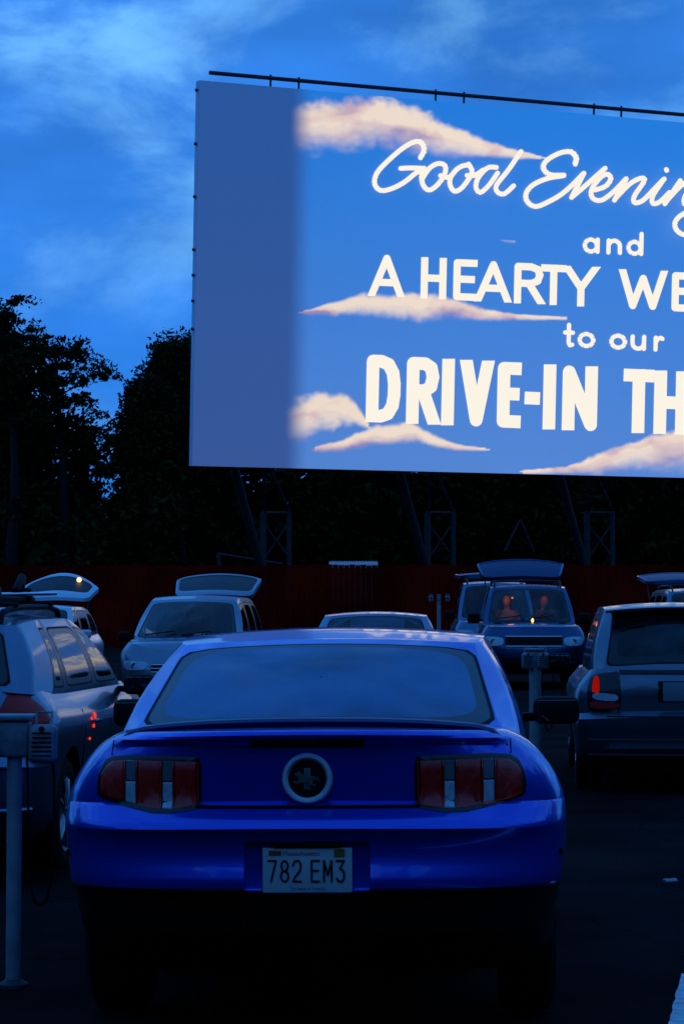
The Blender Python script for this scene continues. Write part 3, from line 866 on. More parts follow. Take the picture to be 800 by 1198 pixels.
    def rz(s, x, y):
        h = s.bvh.ray_cast(Vector((x, y, 3)), Vector((0, 0, -1)))
        return h[0].z if h[0] is not None else .9
    def patch(s, name, outline, m, off=.012, back=True, parent=None, smooth_outline=True, rings=(1, .96, .75, .5, .25), deep=.03, mats=None, obj=True, mb=None, mi=0):
        """lens or trim lying on the rear (or front) face; outline in (x, z)"""
        O = catmull(outline, 4, True) if smooth_outline else [(lerp(a[0], b_[0], k/5), lerp(a[1], b_[1], k/5)) for a, b_ in zip(outline, outline[1:]+outline[:1]) for k in range(5)]
        cx = sum(a for a, _ in O)/len(O); cz = sum(b_ for _, b_ in O)/len(O); sg = -1 if back else 1
        rows = []
        rows.append([(a, s.ry(a, b_, back) - sg*deep, b_) for a, b_ in O])
        rows.append([(a, s.ry(a, b_, back) + sg*off*.55, b_) for a, b_ in O])
        for r_ in rings[1:]:
            rows.append([(lerp(cx, a, r_), s.ry(lerp(cx, a, r_), lerp(cz, b_, r_), back)+sg*off, lerp(cz, b_, r_)) for a, b_ in O])
        rows.append([(cx, s.ry(cx, cz, back)+sg*off, cz)]*len(O))
        q = mb or MB(); q.grid([r_+[r_[0]] for r_ in rows], mi)
        if obj: return q.build(name, m, parent or s.root)
    def box_on(s, name, c, d, m, parent=None, bev=.01, rot=None):
        q = MB(); q.box(c, d, rot, bev=bev); return q.build(name, m, parent or s.root)
    # greenhouse
    def cabin(s, keys, zr, roofc=.04, wmax=None, bulge=.03, glass=M_GLASS, tv=(.07, .91), tve=(.05, .93), skip=(), frit=.035, black_pillars=False):
        """keys: (base_x, base_y, top_x, top_y, kind_of_segment_after, bow) from rear centre to front centre"""
        S = s.S; wmax = wmax or max(k[2] for k in keys)
        rz_ = lambda x, y: zr(y) - roofc*(x/wmax)**2
        body = MB(); tops = []
        def bpt(x, y): return Vector((x, y, s.top(x, y) - .02))
        def tpt(x, y): return Vector((x, y, rz_(x, y)))
        names = {'rear': 'rear_window', 'side': 'side_window', 'wind': 'windshield'}
        for i in range(len(keys)-1):
            bx0, by0, tx0, ty0, kind, bow = keys[i]; bx1, by1, tx1, ty1 = keys[i+1][:4]
            is_end = kind in ('rear', 'wind')
            def Fn(u, v, sg, bx0=bx0, by0=by0, tx0=tx0, ty0=ty0, bx1=bx1, by1=by1, tx1=tx1, ty1=ty1, kind=kind, bow=bow, is_end=is_end, i0=i):
                if is_end:     # whole width in one piece, u -1..1
                    a = abs(u); X0 = (bx1 if kind == 'rear' else bx0); X1 = (tx1 if kind == 'rear' else tx0)
                    ya, yc = (by1, by0) if kind == 'rear' else (by0, by1); ta, tc_ = (ty1, ty0) if kind == 'rear' else (ty0, ty1)
                    B = bpt(X0*u, lerp(yc, ya, a*a)); T_ = tpt(X1*u, lerp(tc_, ta, a*a))
                    P = B.lerp(T_, v); k_ = bulge*4*v*(1-v)*.8*(1-u*u); P.y += (-1 if kind == 'rear' else 1)*k_; P.z += k_
                    return P
                B = bpt(lerp(bx0, bx1, u)*sg, lerp(by0, by1, u)); T_ = tpt(lerp(tx0, tx1, u)*sg, lerp(ty0, ty1, u))
                P = B.lerp(T_, v); P.x += sg*bulge*4*v*(1-v)*(u if i0 == 1 else (1-u) if i0 == len(keys)-3 else 1)
                return P
            if is_end:
                us_ = [k/12 for k in range(-12, 13)]; sides = [1]
            else:
                us_ = [k/6 for k in range(7)]; sides = [1, -1]
            for sg in sides:
                fl = (sg < 0)
                if kind in names and kind not in skip:
                    v0, v1 = tv if not is_end else (tve if kind == 'rear' else (.05, .93))
                    u0, u1 = us_[0], us_[-1]
                    for (a, b_) in ((0, v0), (v1, 1)):
                        body.grid([[Fn(u, lerp(a, b_, k/2), sg) for u in us_] for k in range(3)], 0, fl)
                    # pane as rings: seal, frit band, glass
                    th = [2*math.pi*k/64 for k in range(64)]
                    def ring(mu, p_):
                        o_ = []
                        for t_ in th:
                            c_, s_ = math.cos(t_), math.sin(t_)
                            rad = 1/max(abs(c_), abs(s_)) if p_ is None else (abs(c_)**p_+abs(s_)**p_)**(-1/p_)
                            o_.append((c_*rad*mu[0], s_*rad*mu[1]))
                        return o_
                    length = (Fn(u1, .5, sg)-Fn(u0, .5, sg)).length; hgt = (Fn((u0+u1)/2, 1, sg)-Fn((u0+u1)/2, 0, sg)).length
                    def mg(d_): return (max(.05, 1-2*d_/length), max(.05, 1-2*d_/hgt/(v1-v0)))
                    def P3(q_): return Fn(lerp(u0, u1, (q_[0]+1)/2), lerp(v0, v1, (q_[1]+1)/2), sg)
                    fr = frit if not (isinstance(frit, dict)) else frit.get(kind, .035)
                    R0 = ring((1, 1), None); R1 = ring(mg(.006), 14); R2 = ring(mg(.02), 12); R3 = ring(mg(fr+.02), 6)
                    close = lambda rw: rw + [rw[0]]
                    flp = fl
                    body.grid([close([P3(q_) for q_ in R0]), close([P3(q_) for q_ in R1])], 0, not flp)
                    pane = MB()
                    pane.grid([close([P3(q_) for q_ in R1]), close([P3(q_) for q_ in R2])], 1, not flp)
                    pane.grid([close([P3(q_) for q_ in R2]), close([P3(q_) for q_ in R3])], 2, not flp)
                    rws = [[P3((q_[0]*k, q_[1]*k)) for q_ in R3] for k in (1, .85, .65, .45, .25, 0.01)]
                    pane.grid([close(r_) for r_ in rws], 0, not flp)
                    pane.outward(Vector((0, S['L']/2, .9)))
                    gm = glass if not isinstance(glass, dict) else glass.get(kind, M_GLASS)
                    pane.build(names[kind], [gm, M_BLACK, M_TRIM], s.root, ang=60)
                elif kind in skip: pass
                else:
                    body.grid([[Fn(u, v/6, sg) for u in us_] for v in range(7)], 1 if (kind == 'bpil' or black_pillars and kind == 'pil') else 0, fl)
            n = 8 if is_end else 6
            for k in range(n):
                u = k/n; 
                if is_end:
                    a = u if kind == 'rear' else 1-u
                    X1 = tx1 if kind == 'rear' else tx0; ta, tc_ = (ty1, ty0) if kind == 'rear' else (ty0, ty1)
                    tops.append((X1*a, lerp(tc_, ta, a*a)))
                else: tops.append((lerp(tx0, tx1, u), lerp(ty0, ty1, u)))
        tops.append((keys[-1][2], keys[-1][3]))
        roof = MB(); ks = [-1, -.96, -.85, -.6, -.3, 0, .3, .6, .85, .96, 1]
        roof.grid([[tpt(x_*k, y_) for k in ks] for x_, y_ in tops], 0, True)
        body.weld(); body.build('cabin_frame', [s.paint, M_TRIM], s.root, ang=62)
        s.rz_ = rz_
        return roof.build('roof', s.paint, s.root, ang=40)
    def seats(s, rows, m=M_DARKIN, zc=.62, hb=.62, head=True, three=False):
        for (y, xs_) in rows:
            for x_ in xs_:
                q = MB(); q.box((x_, y, zc+hb/2-.05), (.46, .13, hb), (R(-12), 0, 0), bev=.05, seg=3)
                q.box((x_, y+.24, zc-.1), (.48, .5, .16), None, bev=.05, seg=3)
                st = q.build('seat', m, s.root)
                if head:
                    q = MB(); q.box((x_, y-.09, zc+hb+.05), (.25, .09, .17), (R(-8), 0, 0), bev=.035, seg=3)
                    for dx in (-.06, .06): q.tube([(x_+dx, y-.07, zc+hb-.08), (x_+dx, y-.09, zc+hb)], .007, 6)
                    q.build('headrest', m, st)
    def dash(s, y, z, left=-1):
        w_ = s.S['W']*.72
        s.box_on('dashboard', (0, y, z-.08), (w_, .45, .22), M_BLACK, bev=.07)
        q = MB(); c = Vector((-.36*1, y-.38, z+.02))
        q.tube([(c.x+.18*math.cos(a), c.y-.07*math.sin(a), c.z+.17*math.sin(a)) for a in [2*math.pi*k/24 for k in range(24)]], .014, 8, closed=True)
        q.box((c.x, c.y, c.z), (.3, .03, .05), bev=.01); q.tube([c, c+Vector((0, .3, -.1))], .03, 8)
        q.build('steering_wheel', M_BLACK, s.root)
    def mirrors(s, x, y, z, m, w_=.2, h=.14):
        for sg in (1, -1):
            q = MB(); q.box((sg*(x+w_*.55), y, z), (w_, .1, h), (0, 0, R(8*sg)), bev=.035, seg=3)
            q.box((sg*(x+.02), y+.02, z-.03), (.12, .05, .04), bev=.012)
            o_ = q.build('wing_mirror', m, s.root)
            g_ = MB(); g_.box((sg*(x+w_*.56), y-.052, z), (w_*.84, .006, h*.76), (0, 0, R(8*sg)), bev=.002)
            g_.build('mirror_glass', M_CHROME if False else mat('mirror_glass', (.10, .10, .11), .05, .9), o_)
    def wheels(s, m_rim=M_ALLOY, spokes=5):
        S = s.S
        for y in S['axles']:
            for sg in (1, -1): wheel(s.root, sg*(S['W']/2*S.get('trk', .97)-.115), y, S['wr'], sg, m_rim, spokes=spokes)
    def under(s):
        S = s.S; s.box_on('underbody', (0, S['L']/2, S.get('zb', .2)+.06), (S['W']*.6, S['L']*.8, .14), M_BLACK, bev=.02)
    def seam(s, pts, name='panel_gap', r=.004):
        q = MB(); q.tube(pts, r, 6); q.build(name, M_BLACK, s.root)
    def plate(s, z, back, x=0, text=None, m=M_PLATE, off=.02, tilt=0):
        y = s.ry(x, z, back) + (-off if back else off)
        q = MB(); q.box((x, y, z), (.305, .004, .152), (R(tilt), 0, 0), bev=.0015); return q.build('license_plate', m, s.root), y
    def gate(s, yh, zh, W_, L_, tilt, m, glassm=None, ring=False, spread=1.0, th=.07, board=False, thin=False, arch=.07):
        """raised tailgate hinged at (yh, zh), pointing to -y and up by tilt degrees (local rear is -y)"""
        ct, st = math.cos(R(tilt)), math.sin(R(tilt))
        def P(u, v, o_): # u -1..1 across, v 0..1 along, o_ thickness; gentle bow
            hw = W_/2*lerp(.86, spread, v)*(1-.10*(max(0, v-.8)/.2)**2)
            x_ = hw*u; l_ = v*L_*(1-arch*u*u) + (arch-.07)*.5*L_*(1-u*u)*v*0; sag = -.10*(v*v) + .05*(1-u*u) + o_
            return (x_, yh - l_*ct - sag*(-st)*0 - sag*st*0 - sag*st*-1*0 + sag*st, zh + l_*st + sag*ct)
        fr = MB(); gl = MB()
        th_ = [2*math.pi*k/64 for k in range(64)]
        def ring_(su, sv, p_, cv=.5):
            o_ = []
            for t_ in th_:
                c_, s_ = math.cos(t_), math.sin(t_); rad = (abs(c_)**p_+abs(s_)**p_)**(-1/p_)
                o_.append((c_*rad*su, cv+.5*s_*rad*sv))
            return o_
        outr = ring_(1, 1, 8); inn = ring_(.955, .90, 9, .49) if board else ring_(.92, .72, 7, .54) if thin else ring_(.87, .62, 5, .54) if ring else ring_(.86, .56, 6, .50)
        cl = lambda a: a+[a[0]]
        fr.grid([cl([P(u, v, 0) for u, v in inn]), cl([P(u, v, .012) for u, v in [(lerp(a[0], b_[0], .5), lerp(a[1], b_[1], .5)) for a, b_ in zip(inn, outr)]]), cl([P(u, v, 0) for u, v in outr]), cl([P(u, v, -th) for u, v in outr]), cl([P(u, v, -th) for u, v in inn]), cl([P(u, v, 0) for u, v in inn])])
        gt = fr.build('tailgate', m, s.root)
        gl.grid([cl([P(lerp(0, u, k), lerp(.5, v, k), -.008) for u, v in inn]) for k in (1, .7, .4, .01)])
        gl.build('rear_window', mat('tinted_tailgate_glass', (.006, .012, .03) if board else (.006, .006, .007), .5) if not board else mat('tailgate_skin', (.012, .035, .11), .45), gt)
        for sg in (1, -1):
            q = MB(); q.tube([(sg*W_*.40, yh-.02, zh-.35), (sg*W_*.40, yh-L_*.45*ct, zh+L_*.45*st-.05)], .012, 6); q.build('gas_strut', M_STEEL, gt)
        return gt
    def rack(s, y0, y1, xr, m, cross=2, h=.07):
        for sg in (1, -1):
            q = MB(); z = lambda y_: s.rz_(xr, y_)
            pts_ = [(sg*xr, y0, z(y0)-.01)] + [(sg*xr, lerp(y0+.08, y1-.08, k/6), z(lerp(y0+.08, y1-.08, k/6))+h) for k in range(7)] + [(sg*xr, y1, z(y1)-.01)]
            q.tube(pts_, .018, 8); q.build('roof_rail', m, s.root)
        for k in range(cross):
            y_ = lerp(y0+.35, y1-.35, k/max(1, cross-1)); q = MB()
            zz = s.rz_(xr, y_)+h+.02; q.tube([(-xr-.03, y_, zz), (0, y_, zz+.015), (xr+.03, y_, zz)], .016, 8); q.build('crossbar', m, s.root)

def add_text(body, size, mapf, name, m, parent, extrude=0):
    cu = bpy.data.curves.new(name, 'FONT'); cu.body = body; cu.size = size; cu.align_x = 'CENTER'
    o_ = bpy.data.objects.new(name, cu); COL.objects.link(o_)
    dg = bpy.context.evaluated_depsgraph_get(); me = bpy.data.meshes.new_from_object(o_.evaluated_get(dg))
    bpy.data.objects.remove(o_)
    for v in me.vertices: v.co = mapf(v.co.x, v.co.y)
    me.materials.clear(); me.materials.append(m)
    return link(bpy.data.objects.new(name, me), parent)

# ---------------------------------------------------------------- the blue coupe
PBLUE = mat('blue_paint', (.006, .055, .62), .30, .55, coat=.9, noise=(900, .04))
def coupe_parts(x, y, z, n):
    if z < .545 and y < .75: return ('rear_valance', 1)
    if y < .6 and z < .842: return 'rear_bumper'
    if y > 4.1 and z < .62: return 'front_bumper'
    if y < .52 and x < .66 and (z > 1.05 or (y < .2 and z >= .842)): return 'trunk_lid'
    if 1.75 < y < 3.15 and z > .3 and x > .7 and z < .93: return 'door'
    if y > 3.3 and x < .66 and z > .8 and n.z > .5: return 'hood'
    return 'body'
SM = dict(L=4.78, W=1.81, zb=.22, pr=2.7, Rr=.62, pf=2.6, Rf=.6, crown=.022,
  belt=[(0, 1.085), (.5, 1.085), (1.0, 1.05), (2.0, .985), (3.2, .985), (3.9, .93), (4.5, .84), (4.78, .76)],
  wy=[(0, .985), (.5, 1.0), (.95, 1.0), (1.6, .975), (2.6, .965), (3.3, .985), (3.9, 1.0), (4.4, .96), (4.78, .9)],
  side=[(.22, .86), (.32, .93), (.45, .955), (.6, .985), (.74, 1.0), (.84, .995), (.92, .965), (.99, .915), (1.04, .86), (1.07, .80), (1.085, .755)],
  rear=[(.22, .55), (.32, .26), (.40, .15), (.53, .10), (.545, .085), (.56, .03), (.585, .022), (.62, .035), (.68, .05), (.735, .034), (.755, .004), (.765, .0), (.782, .012), (.838, .092), (.846, .108), (.93, .10), (1.035, .092), (1.05, .07), (1.062, .03), (1.075, .022), (1.085, .04)],
  front=[(.22, .35), (.4, .1), (.6, .0), (.8, .05), (.95, .12), (1.085, .25)],
  levels=[.22, .27, .32, .36, .40, .45, .50, .53, .545, .56, .58, .60, .63, .66, .69, .72, .745, .762, .772, .782, .80, .82, .838, .846, .87, .90, .93, .96, .99, 1.015, 1.035, 1.044, 1.05, 1.056, 1.062, 1.07, 1.08, 1.085],
  axles=[1.02, 3.74], arch=.375, wr=.345, cuts=[.6, 1.75, 3.15, 3.3], parts=coupe_parts, boxcuts=[((0, -.42, .643), (.43, 1.0, .172))])
def zr_m(y): return sinterp([(1.3, 1.375), (1.6, 1.412), (2.1, 1.442), (2.5, 1.445), (2.9, 1.42), (3.1, 1.39)], y)
ca_ = at(360, 900, 8.0)
coupe = Car('coupe_car', SM, PBLUE, (ca_.x, 8.0, 0), R(-2.8), 'bright blue two-door coupe seen from behind with a round chrome rear emblem', 'car', ry=R(-.45))
coupe.cabin([
  (0, .50, 0, 1.50, 'rear', 0),
  (.675, .66, .585, 1.58, 'pil', 0),
  (.745, .82, .612, 1.66, 'pil', 0),
  (.775, 1.10, .622, 1.78, 'side', 0),
  (.785, 1.62, .63, 1.98, 'pil', 0),
  (.79, 1.74, .635, 2.06, 'side', 0),
  (.785, 2.92, .62, 2.72, 'pil', 0),
  (.765, 3.08, .595, 2.84, 'wind', 0),
  (0, 3.34, 0, 2.98, None, 0)], zr_m, roofc=.035, bulge=.028, glass={'rear': M_GLASSSHEEN, 'wind': M_GLASS, 'side': M_GLASSDARK}, frit={'rear': .04, 'side': .02, 'wind': .05})
for k in range(11):
    v_ = .14 + k*.07; pts_ = []
    for i in range(21):
        u = -0.78 + 1.56*i/20; yb = lerp(.50, .66, u*u); yt = lerp(1.50, 1.58, u*u)
        B_ = Vector((.675*u, yb, coupe.top(.675*u, yb)-.02)); T_ = Vector((.585*u, yt, zr_m(yt)-.035*(.585*u/.635)**2))
        P_ = B_.lerp(T_, v_); k_ = .028*4*v_*(1-v_)*.8*(1-u*u); pts_.append(P_ + Vector((0, -k_*1.0 + .006, k_ - .008)))
    q = MB(); q.tube(pts_, .0012, 4); q.build('heater_line', mat('heater_copper', (.06, .03, .02), .6), coupe.root)
coupe.seats([(2.1, (-.37, .37)), (1.35, (-.33, .33))], zc=.55, hb=.52)
coupe.dash(3.02, .98); coupe.under()
coupe.box_on('parcel_shelf', (0, .98, .985), (1.25, .55, .03), M_DARKIN)
coupe.mirrors(.85, 2.86, 1.055, M_BLACK, .21, .125)
coupe.wheels()
c = coupe; zt = lambda px_y: 1.5-(px_y-719)/339.0
# tail lamps: black housing, three red elements, two clear bars each
for sg in (1, -1):
    def X(a): return sg*a
    ol = [(.375, 1.012), (.50, 1.016), (.63, 1.016), (.70, 1.008), (.728, .992), (.746, .955), (.755, .905), (.750, .875), (.732, .862), (.66, .844), (.54, .822), (.47, .822), (.378, .836), (.368, .86), (.366, .985)]
    hs = coupe.patch('tail_light', [(X(a), b_) for a, b_ in ol], M_TRIM, .006, smooth_outline=False)
    def trim(x0, x1, z0f, z1f, m, off, nm):
        n_ = 6; o_ = [(X(lerp(x0, x1, k/n_)), z0f(lerp(x0, x1, k/n_))) for k in range(n_+1)] + [(X(lerp(x1, x0, k/n_)), z1f(lerp(x1, x0, k/n_))) for k in range(n_+1)]
        q_ = coupe.patch(nm, o_, m, off, smooth_outline=False, parent=hs, deep=.001, rings=(1, .9, .5)); return q_
    lo = lambda x: interp([(.37, .850), (.47, .836), (.54, .837), (.66, .857), (.72, .870), (.74, .884)], x)
    hi = lambda x: interp([(.37, .996), (.63, .999), (.69, .994), (.72, .978), (.740, .94)], x)
    for (a, b_) in ((.384, .462), (.510, .596), (.648, .737)): trim(a, b_, lo, hi, M_RED, .011, 'red_lens')
    for (a, b_) in ((.468, .504), (.602, .640)):
        trim(a, b_, lo, lambda x: .925, M_CLEAR, .012, 'reversing_lens')
        trim(a, b_, lambda x: .929, hi, mat('smoked_lens', (.14, .145, .15), .25, coat=.5), .011, 'indicator_lens')
    for x0 in (.464, .508, .598, .643):
        trim(x0, x0+.0035, lo, hi, M_REDREF, .0125, 'red_edge_strip')
    trim(.376, .380, lo, hi, M_REDREF, .0125, 'red_edge_strip')
    if sg > 0: trim(.60, .735, lambda x: lo(x)-.006, lambda x: lo(x)+.003, M_REDREF, .0125, 'red_edge_strip')
# emblem
ey = coupe.ry(0, .94); ez = .938
q = MB(); q.lathe([(ey-.004, .088), (ey-.014, .086), (ey-.024, .080), (ey-.024, .074), (ey-.012, .067), (ey-.006, .065)], 'y', (0, 0, ez), 48); em = q.build('emblem_ring', mat('satin_silver', (.95, .97, 1.0), .3, .3), coupe.root)
q = MB(); q.lathe([(ey-.002, .0895), (ey-.006, .0895), (ey-.007, .066), (ey-.008, .001)], 'y', (0, 0, ez), 40); q.build('emblem_disc', M_TRIM, em)
q = MB()
for dx, m_ in ((-.008, 0), (0, 0), (.008, 0)): q.box((dx, ey-.011, ez), (.0055, .004, .074), bev=.001)
q.build('emblem_bars', mat('emblem_grey', (.3, .3, .32), .35, .6), em)
horse = [(-.040, -.008), (-.031, .003), (-.018, .008), (-.006, .005), (.008, .010), (.018, .017), (.026, .022), (.030, .016), (.038, .015), (.037, .011), (.029, .009), (.024, -.002), (.034, -.008), (.040, -.004), (.042, -.009), (.032, -.014), (.018, -.009), (.006, -.010), (-.006, -.009), (-.013, -.018), (-.026, -.020), (-.025, -.016), (-.016, -.013), (-.018, -.003), (-.028, -.003)]
hv = [(-a*1.15, ey-.016, ez+b_*1.25) for a, b_ in horse][::-1]; nh_ = len(hv)
q = MB(); q.add(hv + [(a, ey-.011, b_) for a, _, b_ in hv], [tuple(range(nh_))] + [(i, (i+1) % nh_, nh_+(i+1) % nh_, nh_+i) for i in range(nh_)])
q.build('emblem_horse', M_CHROME, em, smooth=False)
# high brake light slot, seams, plate with recess
coupe.patch('high_brake_light', [(-.195, 1.046), (.195, 1.046), (.198, 1.066), (-.198, 1.066)], M_BLACK, .008, smooth_outline=False)
for sg in (1, -1):
    coupe.seam([(sg*.70, coupe.ry(sg*.70, z_)-.001, z_) for z_ in (1.012, 1.03, 1.045, 1.06)], r=.0025)
coupe.seam([(x_, coupe.ry(x_, .843)-.004, .843) for x_ in [k*.035 for k in range(-11, 12)]], r=.0065)
q = MB(); xs_ = [k*.69/14 for k in range(-14, 15)]
fz = lambda x_: coupe.rz(x_, .30) + .004 + .022*(1-abs(x_/.69)**4)
q.grid([[(x_, .34-.0*x_ + dy, fz(x_)+dz) for x_ in xs_] for dy, dz in ((.06, -.03), (.03, .004), (-.04, .002), (-.05, -.008), (-.02, -.035))])
q.build('rear_spoiler', mat('dark_blue_spoiler', (.004, .012, .10), .35, coat=.5), coupe.root)
q = MB(); q.box((0, .062, .716), (.24, .03, .016), bev=.005); q.build('plate_light_bar', M_BLACK, coupe.root)
zc_ = .630; py_ = .062; q = MB(); q.box((0, py_, zc_), (.305, .004, .152), bev=.0015); pl = q.build('license_plate', M_PLATE, coupe.root)
tilt = 0
def pmap(x_, z_, l_): return (x_, py_-.0045-l_, zc_+z_)
M_INK = mat('plate_ink', (.10, .012, .02), .5); M_INK2 = mat('plate_ink_red', (.35, .03, .02), .5); M_INK3 = mat('plate_ink_blue', (.05, .08, .25), .5)
q = MB(); paths = []
xx = -.137
for ch in '782 EM3':
    if ch == ' ': xx += .020; continue
    wd = .034
    paths += [[(lerp(xx+.004, xx+wd-.004, gx), lerp(-.038, .032, gy)) for gx, gy in pth] for pth in GL[ch]]
    xx += .0425
strokes(q, paths, .0036, pmap, True, .00001); q.build('plate_number', M_INK, pl, smooth=False)
add_text('Massachusetts', .022, lambda a, b_: (a-.02, py_-.0045, zc_+.050+b_), 'plate_state', M_INK2, pl)
add_text('The Spirit of America', .014, lambda a, b_: (a, py_-.0045, zc_-.066+b_), 'plate_motto', M_INK3, pl)
q = MB(); q.box((.110, py_-.004, zc_+.058), (.036, .002, .026)); q.build('plate_sticker', mat('sticker', (.30, .14, .02), .5), pl)
q = MB(); q.box((-.110, py_-.004, zc_+.058), (.042, .002, .016)); q.build('plate_sticker', mat('sticker_red', (.35, .06, .03), .5), pl)
# lower diffuser slats, exhausts, side reflector
for sg in (1, -1):
    xs_ = coupe.rx(.42, .66, sg); q = MB(); q.box((xs_, .42, .66), (.012, .05, .022), bev=.004); q.build('side_reflector', M_BLACK, coupe.root)
    q = MB(); q.box((sg*.62, coupe.S['L']-.16, .66), (.3, .12, .14), bev=.05); q.build('headlight', M_CLEAR, coupe.root)
coupe.box_on('grille', (0, 4.74, .62), (1.0, .06, .2), M_BLACK, bev=.03)

# ---------------------------------------------------------------- the other cars
def spec(L, W, H, br, bm, cowl, fz_, hood, axles, wr, zb=.22, rear=None, front=None, Rr=.4, pr=3.2, Rf=.55, side=None, cuts=None, parts=None):
    lv = [0, .06, .12, .2, .28, .36, .44, .5, .56, .62, .70, .78, .86, .92, .96, 1.0]
    fr = lambda f: zb + f*(br-zb)
    sd = side or [(0, .86), (.12, .94), (.3, .965), (.5, .98), (.72, 1.0), (.80, .995), (.90, .95), (1, .88)]
    rr_ = rear or [(0, .25), (.12, .06), (.2, .01), (.36, 0), (.5, .0), (.56, .05), (.7, .07), (1, .10)]
    ff = front or [(0, .25), (.15, .06), (.35, 0), (.6, .02), (.8, .08), (1, .2)]
    return dict(L=L, W=W, zb=zb, pr=pr, Rr=Rr, pf=2.6, Rf=Rf, crown=.035,
        belt=[(0, br), (L*.3, bm), (cowl, bm-.0), (cowl+.15, bm-.02), (lerp(cowl, L, .6), hood), (L-.15, fz_+.05), (L, fz_)],
        wy=[(0, .97), (.6, 1.0), (L/2, 1.0), (L-.8, .995), (L, .93)], side=[(fr(a), b_) for a, b_ in sd], rear=[(fr(a), b_) for a, b_ in rr_],
        front=[(fr(a), b_) for a, b_ in ff], levels=[fr(f) for f in lv], axles=axles, wr=wr, arch=wr+.035, cuts=cuts or [], parts=parts)
def keys(hb, ht, r0, r1, w0, w1, pil, gh=.0):
    """pil: list of (base y0, base y1, top y0, top y1) side windows from the rear forward"""
    k = [(0, r0, 0, r1, 'rear', 0), (hb-.10, r0+.05, ht-.07, r1+.03, 'pil', 0), (hb-.02, r0+.16, ht-.01, r1+.12, 'pil', 0)]
    for (a, b_, c_, d_) in pil:
        k.append((hb, a, ht, c_, 'side', 0)); k.append((hb, b_, ht, d_, 'bpil' if (a, b_, c_, d_) != pil[-1] else 'pil', 0))
    k += [(hb-.05, w0-.12, ht-.05, w1-.06, 'wind', 0), (0, w0+.14, 0, w1+.05, None, 0)]
    return k
def cparts(L, cowl, zbump_r, zbump_f, d0, d1, zg, gw, yg=.35):
    def f(x, y, z, n):
        if z < zbump_r and y < .5: return 'rear_bumper'
        if z < zbump_f and y > L-.5: return 'front_bumper'
        if y < yg and x < gw and z >= zbump_r: return 'tailgate_panel'
        if d0 < y < d1 and z > .32 and n.z < .7 and x > .5: return 'door'
        if y > cowl+.12 and n.z > .5 and x < gw: return 'hood'
        return 'body'
    return f
def front_kit(c, hl=(.50, .80, .62, .76), grille=(.42, .52, .66), bars=3, low=(.55, .30, .42), chrome=True, lamp=M_CLEAR):
    x0, x1, z0, z1 = hl
    for sg in (1, -1):
        o = c.patch('headlight', [(sg*x0, z0+.02), (sg*x0, z1-.02), (sg*(x1-.06), z1), (sg*x1, z1-.04), (sg*(x1-.01), z0+.03), (sg*(x1-.12), z0)], lamp, .01, back=False)
        q = MB(); y_ = c.ry((x0+x1)/2*sg, (z0+z1)/2, False); q.lathe([(y_-.002+.012, .001), (y_+.012, .045), (y_+.006, .05)], 'y', (sg*(x0+x1)/2, 0, (z0+z1)/2), 20); q.build('lamp_bowl', M_CHROME, o)
    gw, g0, g1 = grille
    o = c.patch('grille', [(-gw, g0), (-gw, g1), (gw, g1), (gw, g0)], M_BLACK, .006, back=False, smooth_outline=False)
    for k in range(bars):
        z_ = lerp(g0+.015, g1-.015, k/max(1, bars-1)); q = MB(); q.tube([(x_*gw*.98, c.ry(x_*gw, z_, False)+.012, z_) for x_ in (-1, -.6, -.3, 0, .3, .6, 1)], .011, 8)
        q.build('grille_bar', M_CHROME if chrome else M_BLACK, o)
    lw, l0, l1 = low
    c.patch('lower_intake', [(-lw, l0), (-lw*.95, l1), (lw*.95, l1), (lw, l0)], M_BLACK, .005, back=False, smooth_outline=False)
def wipers(c, x0, y, zb_):
    for x_ in (-.45, .12):
        q = MB(); q.tube([(x_, y+.10, c.top(x_, y+.1)+.03), (x_+.05, y-.06, zb_+.10), (x_+.50, y+.0, zb_+.04)], .009, 6); q.build('wiper', M_BLACK, c.root)
def facing(px, py_w, Y, rz_deg, L, xw=None):
    """origin (rear centre, on the ground) of a car whose nose is at distance Y and centred on photo column px"""
    x = (px-400)/F*Y; th = R(rz_deg); h = Vector((-math.sin(th), math.cos(th)))
    o = Vector((x, Y)) - h*L
    return (o.x, o.y, terr(Y+L/2))

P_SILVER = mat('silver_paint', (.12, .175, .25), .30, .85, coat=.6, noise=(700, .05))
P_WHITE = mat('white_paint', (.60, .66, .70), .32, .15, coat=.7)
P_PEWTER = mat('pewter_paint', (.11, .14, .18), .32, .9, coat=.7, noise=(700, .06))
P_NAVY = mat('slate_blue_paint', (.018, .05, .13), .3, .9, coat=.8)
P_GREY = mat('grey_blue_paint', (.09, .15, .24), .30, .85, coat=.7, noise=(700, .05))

# silver wagon at the left, seen from behind
S = spec(4.35, 1.74, 1.47, 1.05, 1.02, 3.05, .70, .90, [.95, 3.5], .325, cuts=[1.3, 2.15, 3.1], Rr=.5, pr=2.8,
         parts=cparts(4.35, 3.05, .62, .55, 1.3, 3.1, 0, .62))
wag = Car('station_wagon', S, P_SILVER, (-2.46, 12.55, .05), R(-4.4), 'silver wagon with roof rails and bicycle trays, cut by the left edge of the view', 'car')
wag.cabin(keys(.78, .60, .16, .58, 3.15, 2.30, [(.78, 1.13, 1.08, 1.19), (1.20, 2.05, 1.24, 2.0), (2.13, 2.95, 2.06, 2.28)]),
  lambda y: sinterp([(.5, 1.415), (1.2, 1.46), (2, 1.465), (2.4, 1.43)], y), glass={'rear': M_GLASSDARK, 'side': M_GLASS, 'wind': M_GLASS}, bulge=.035)
wag.seats([(1.45, (-.36, .36)), (2.35, (-.36, .36))], zc=.6, hb=.55); wag.dash(2.95, .93); wag.under(); wag.wheels(spokes=5)
wag.mirrors(.83, 2.78, 1.0, M_BLACK, .2, .13)
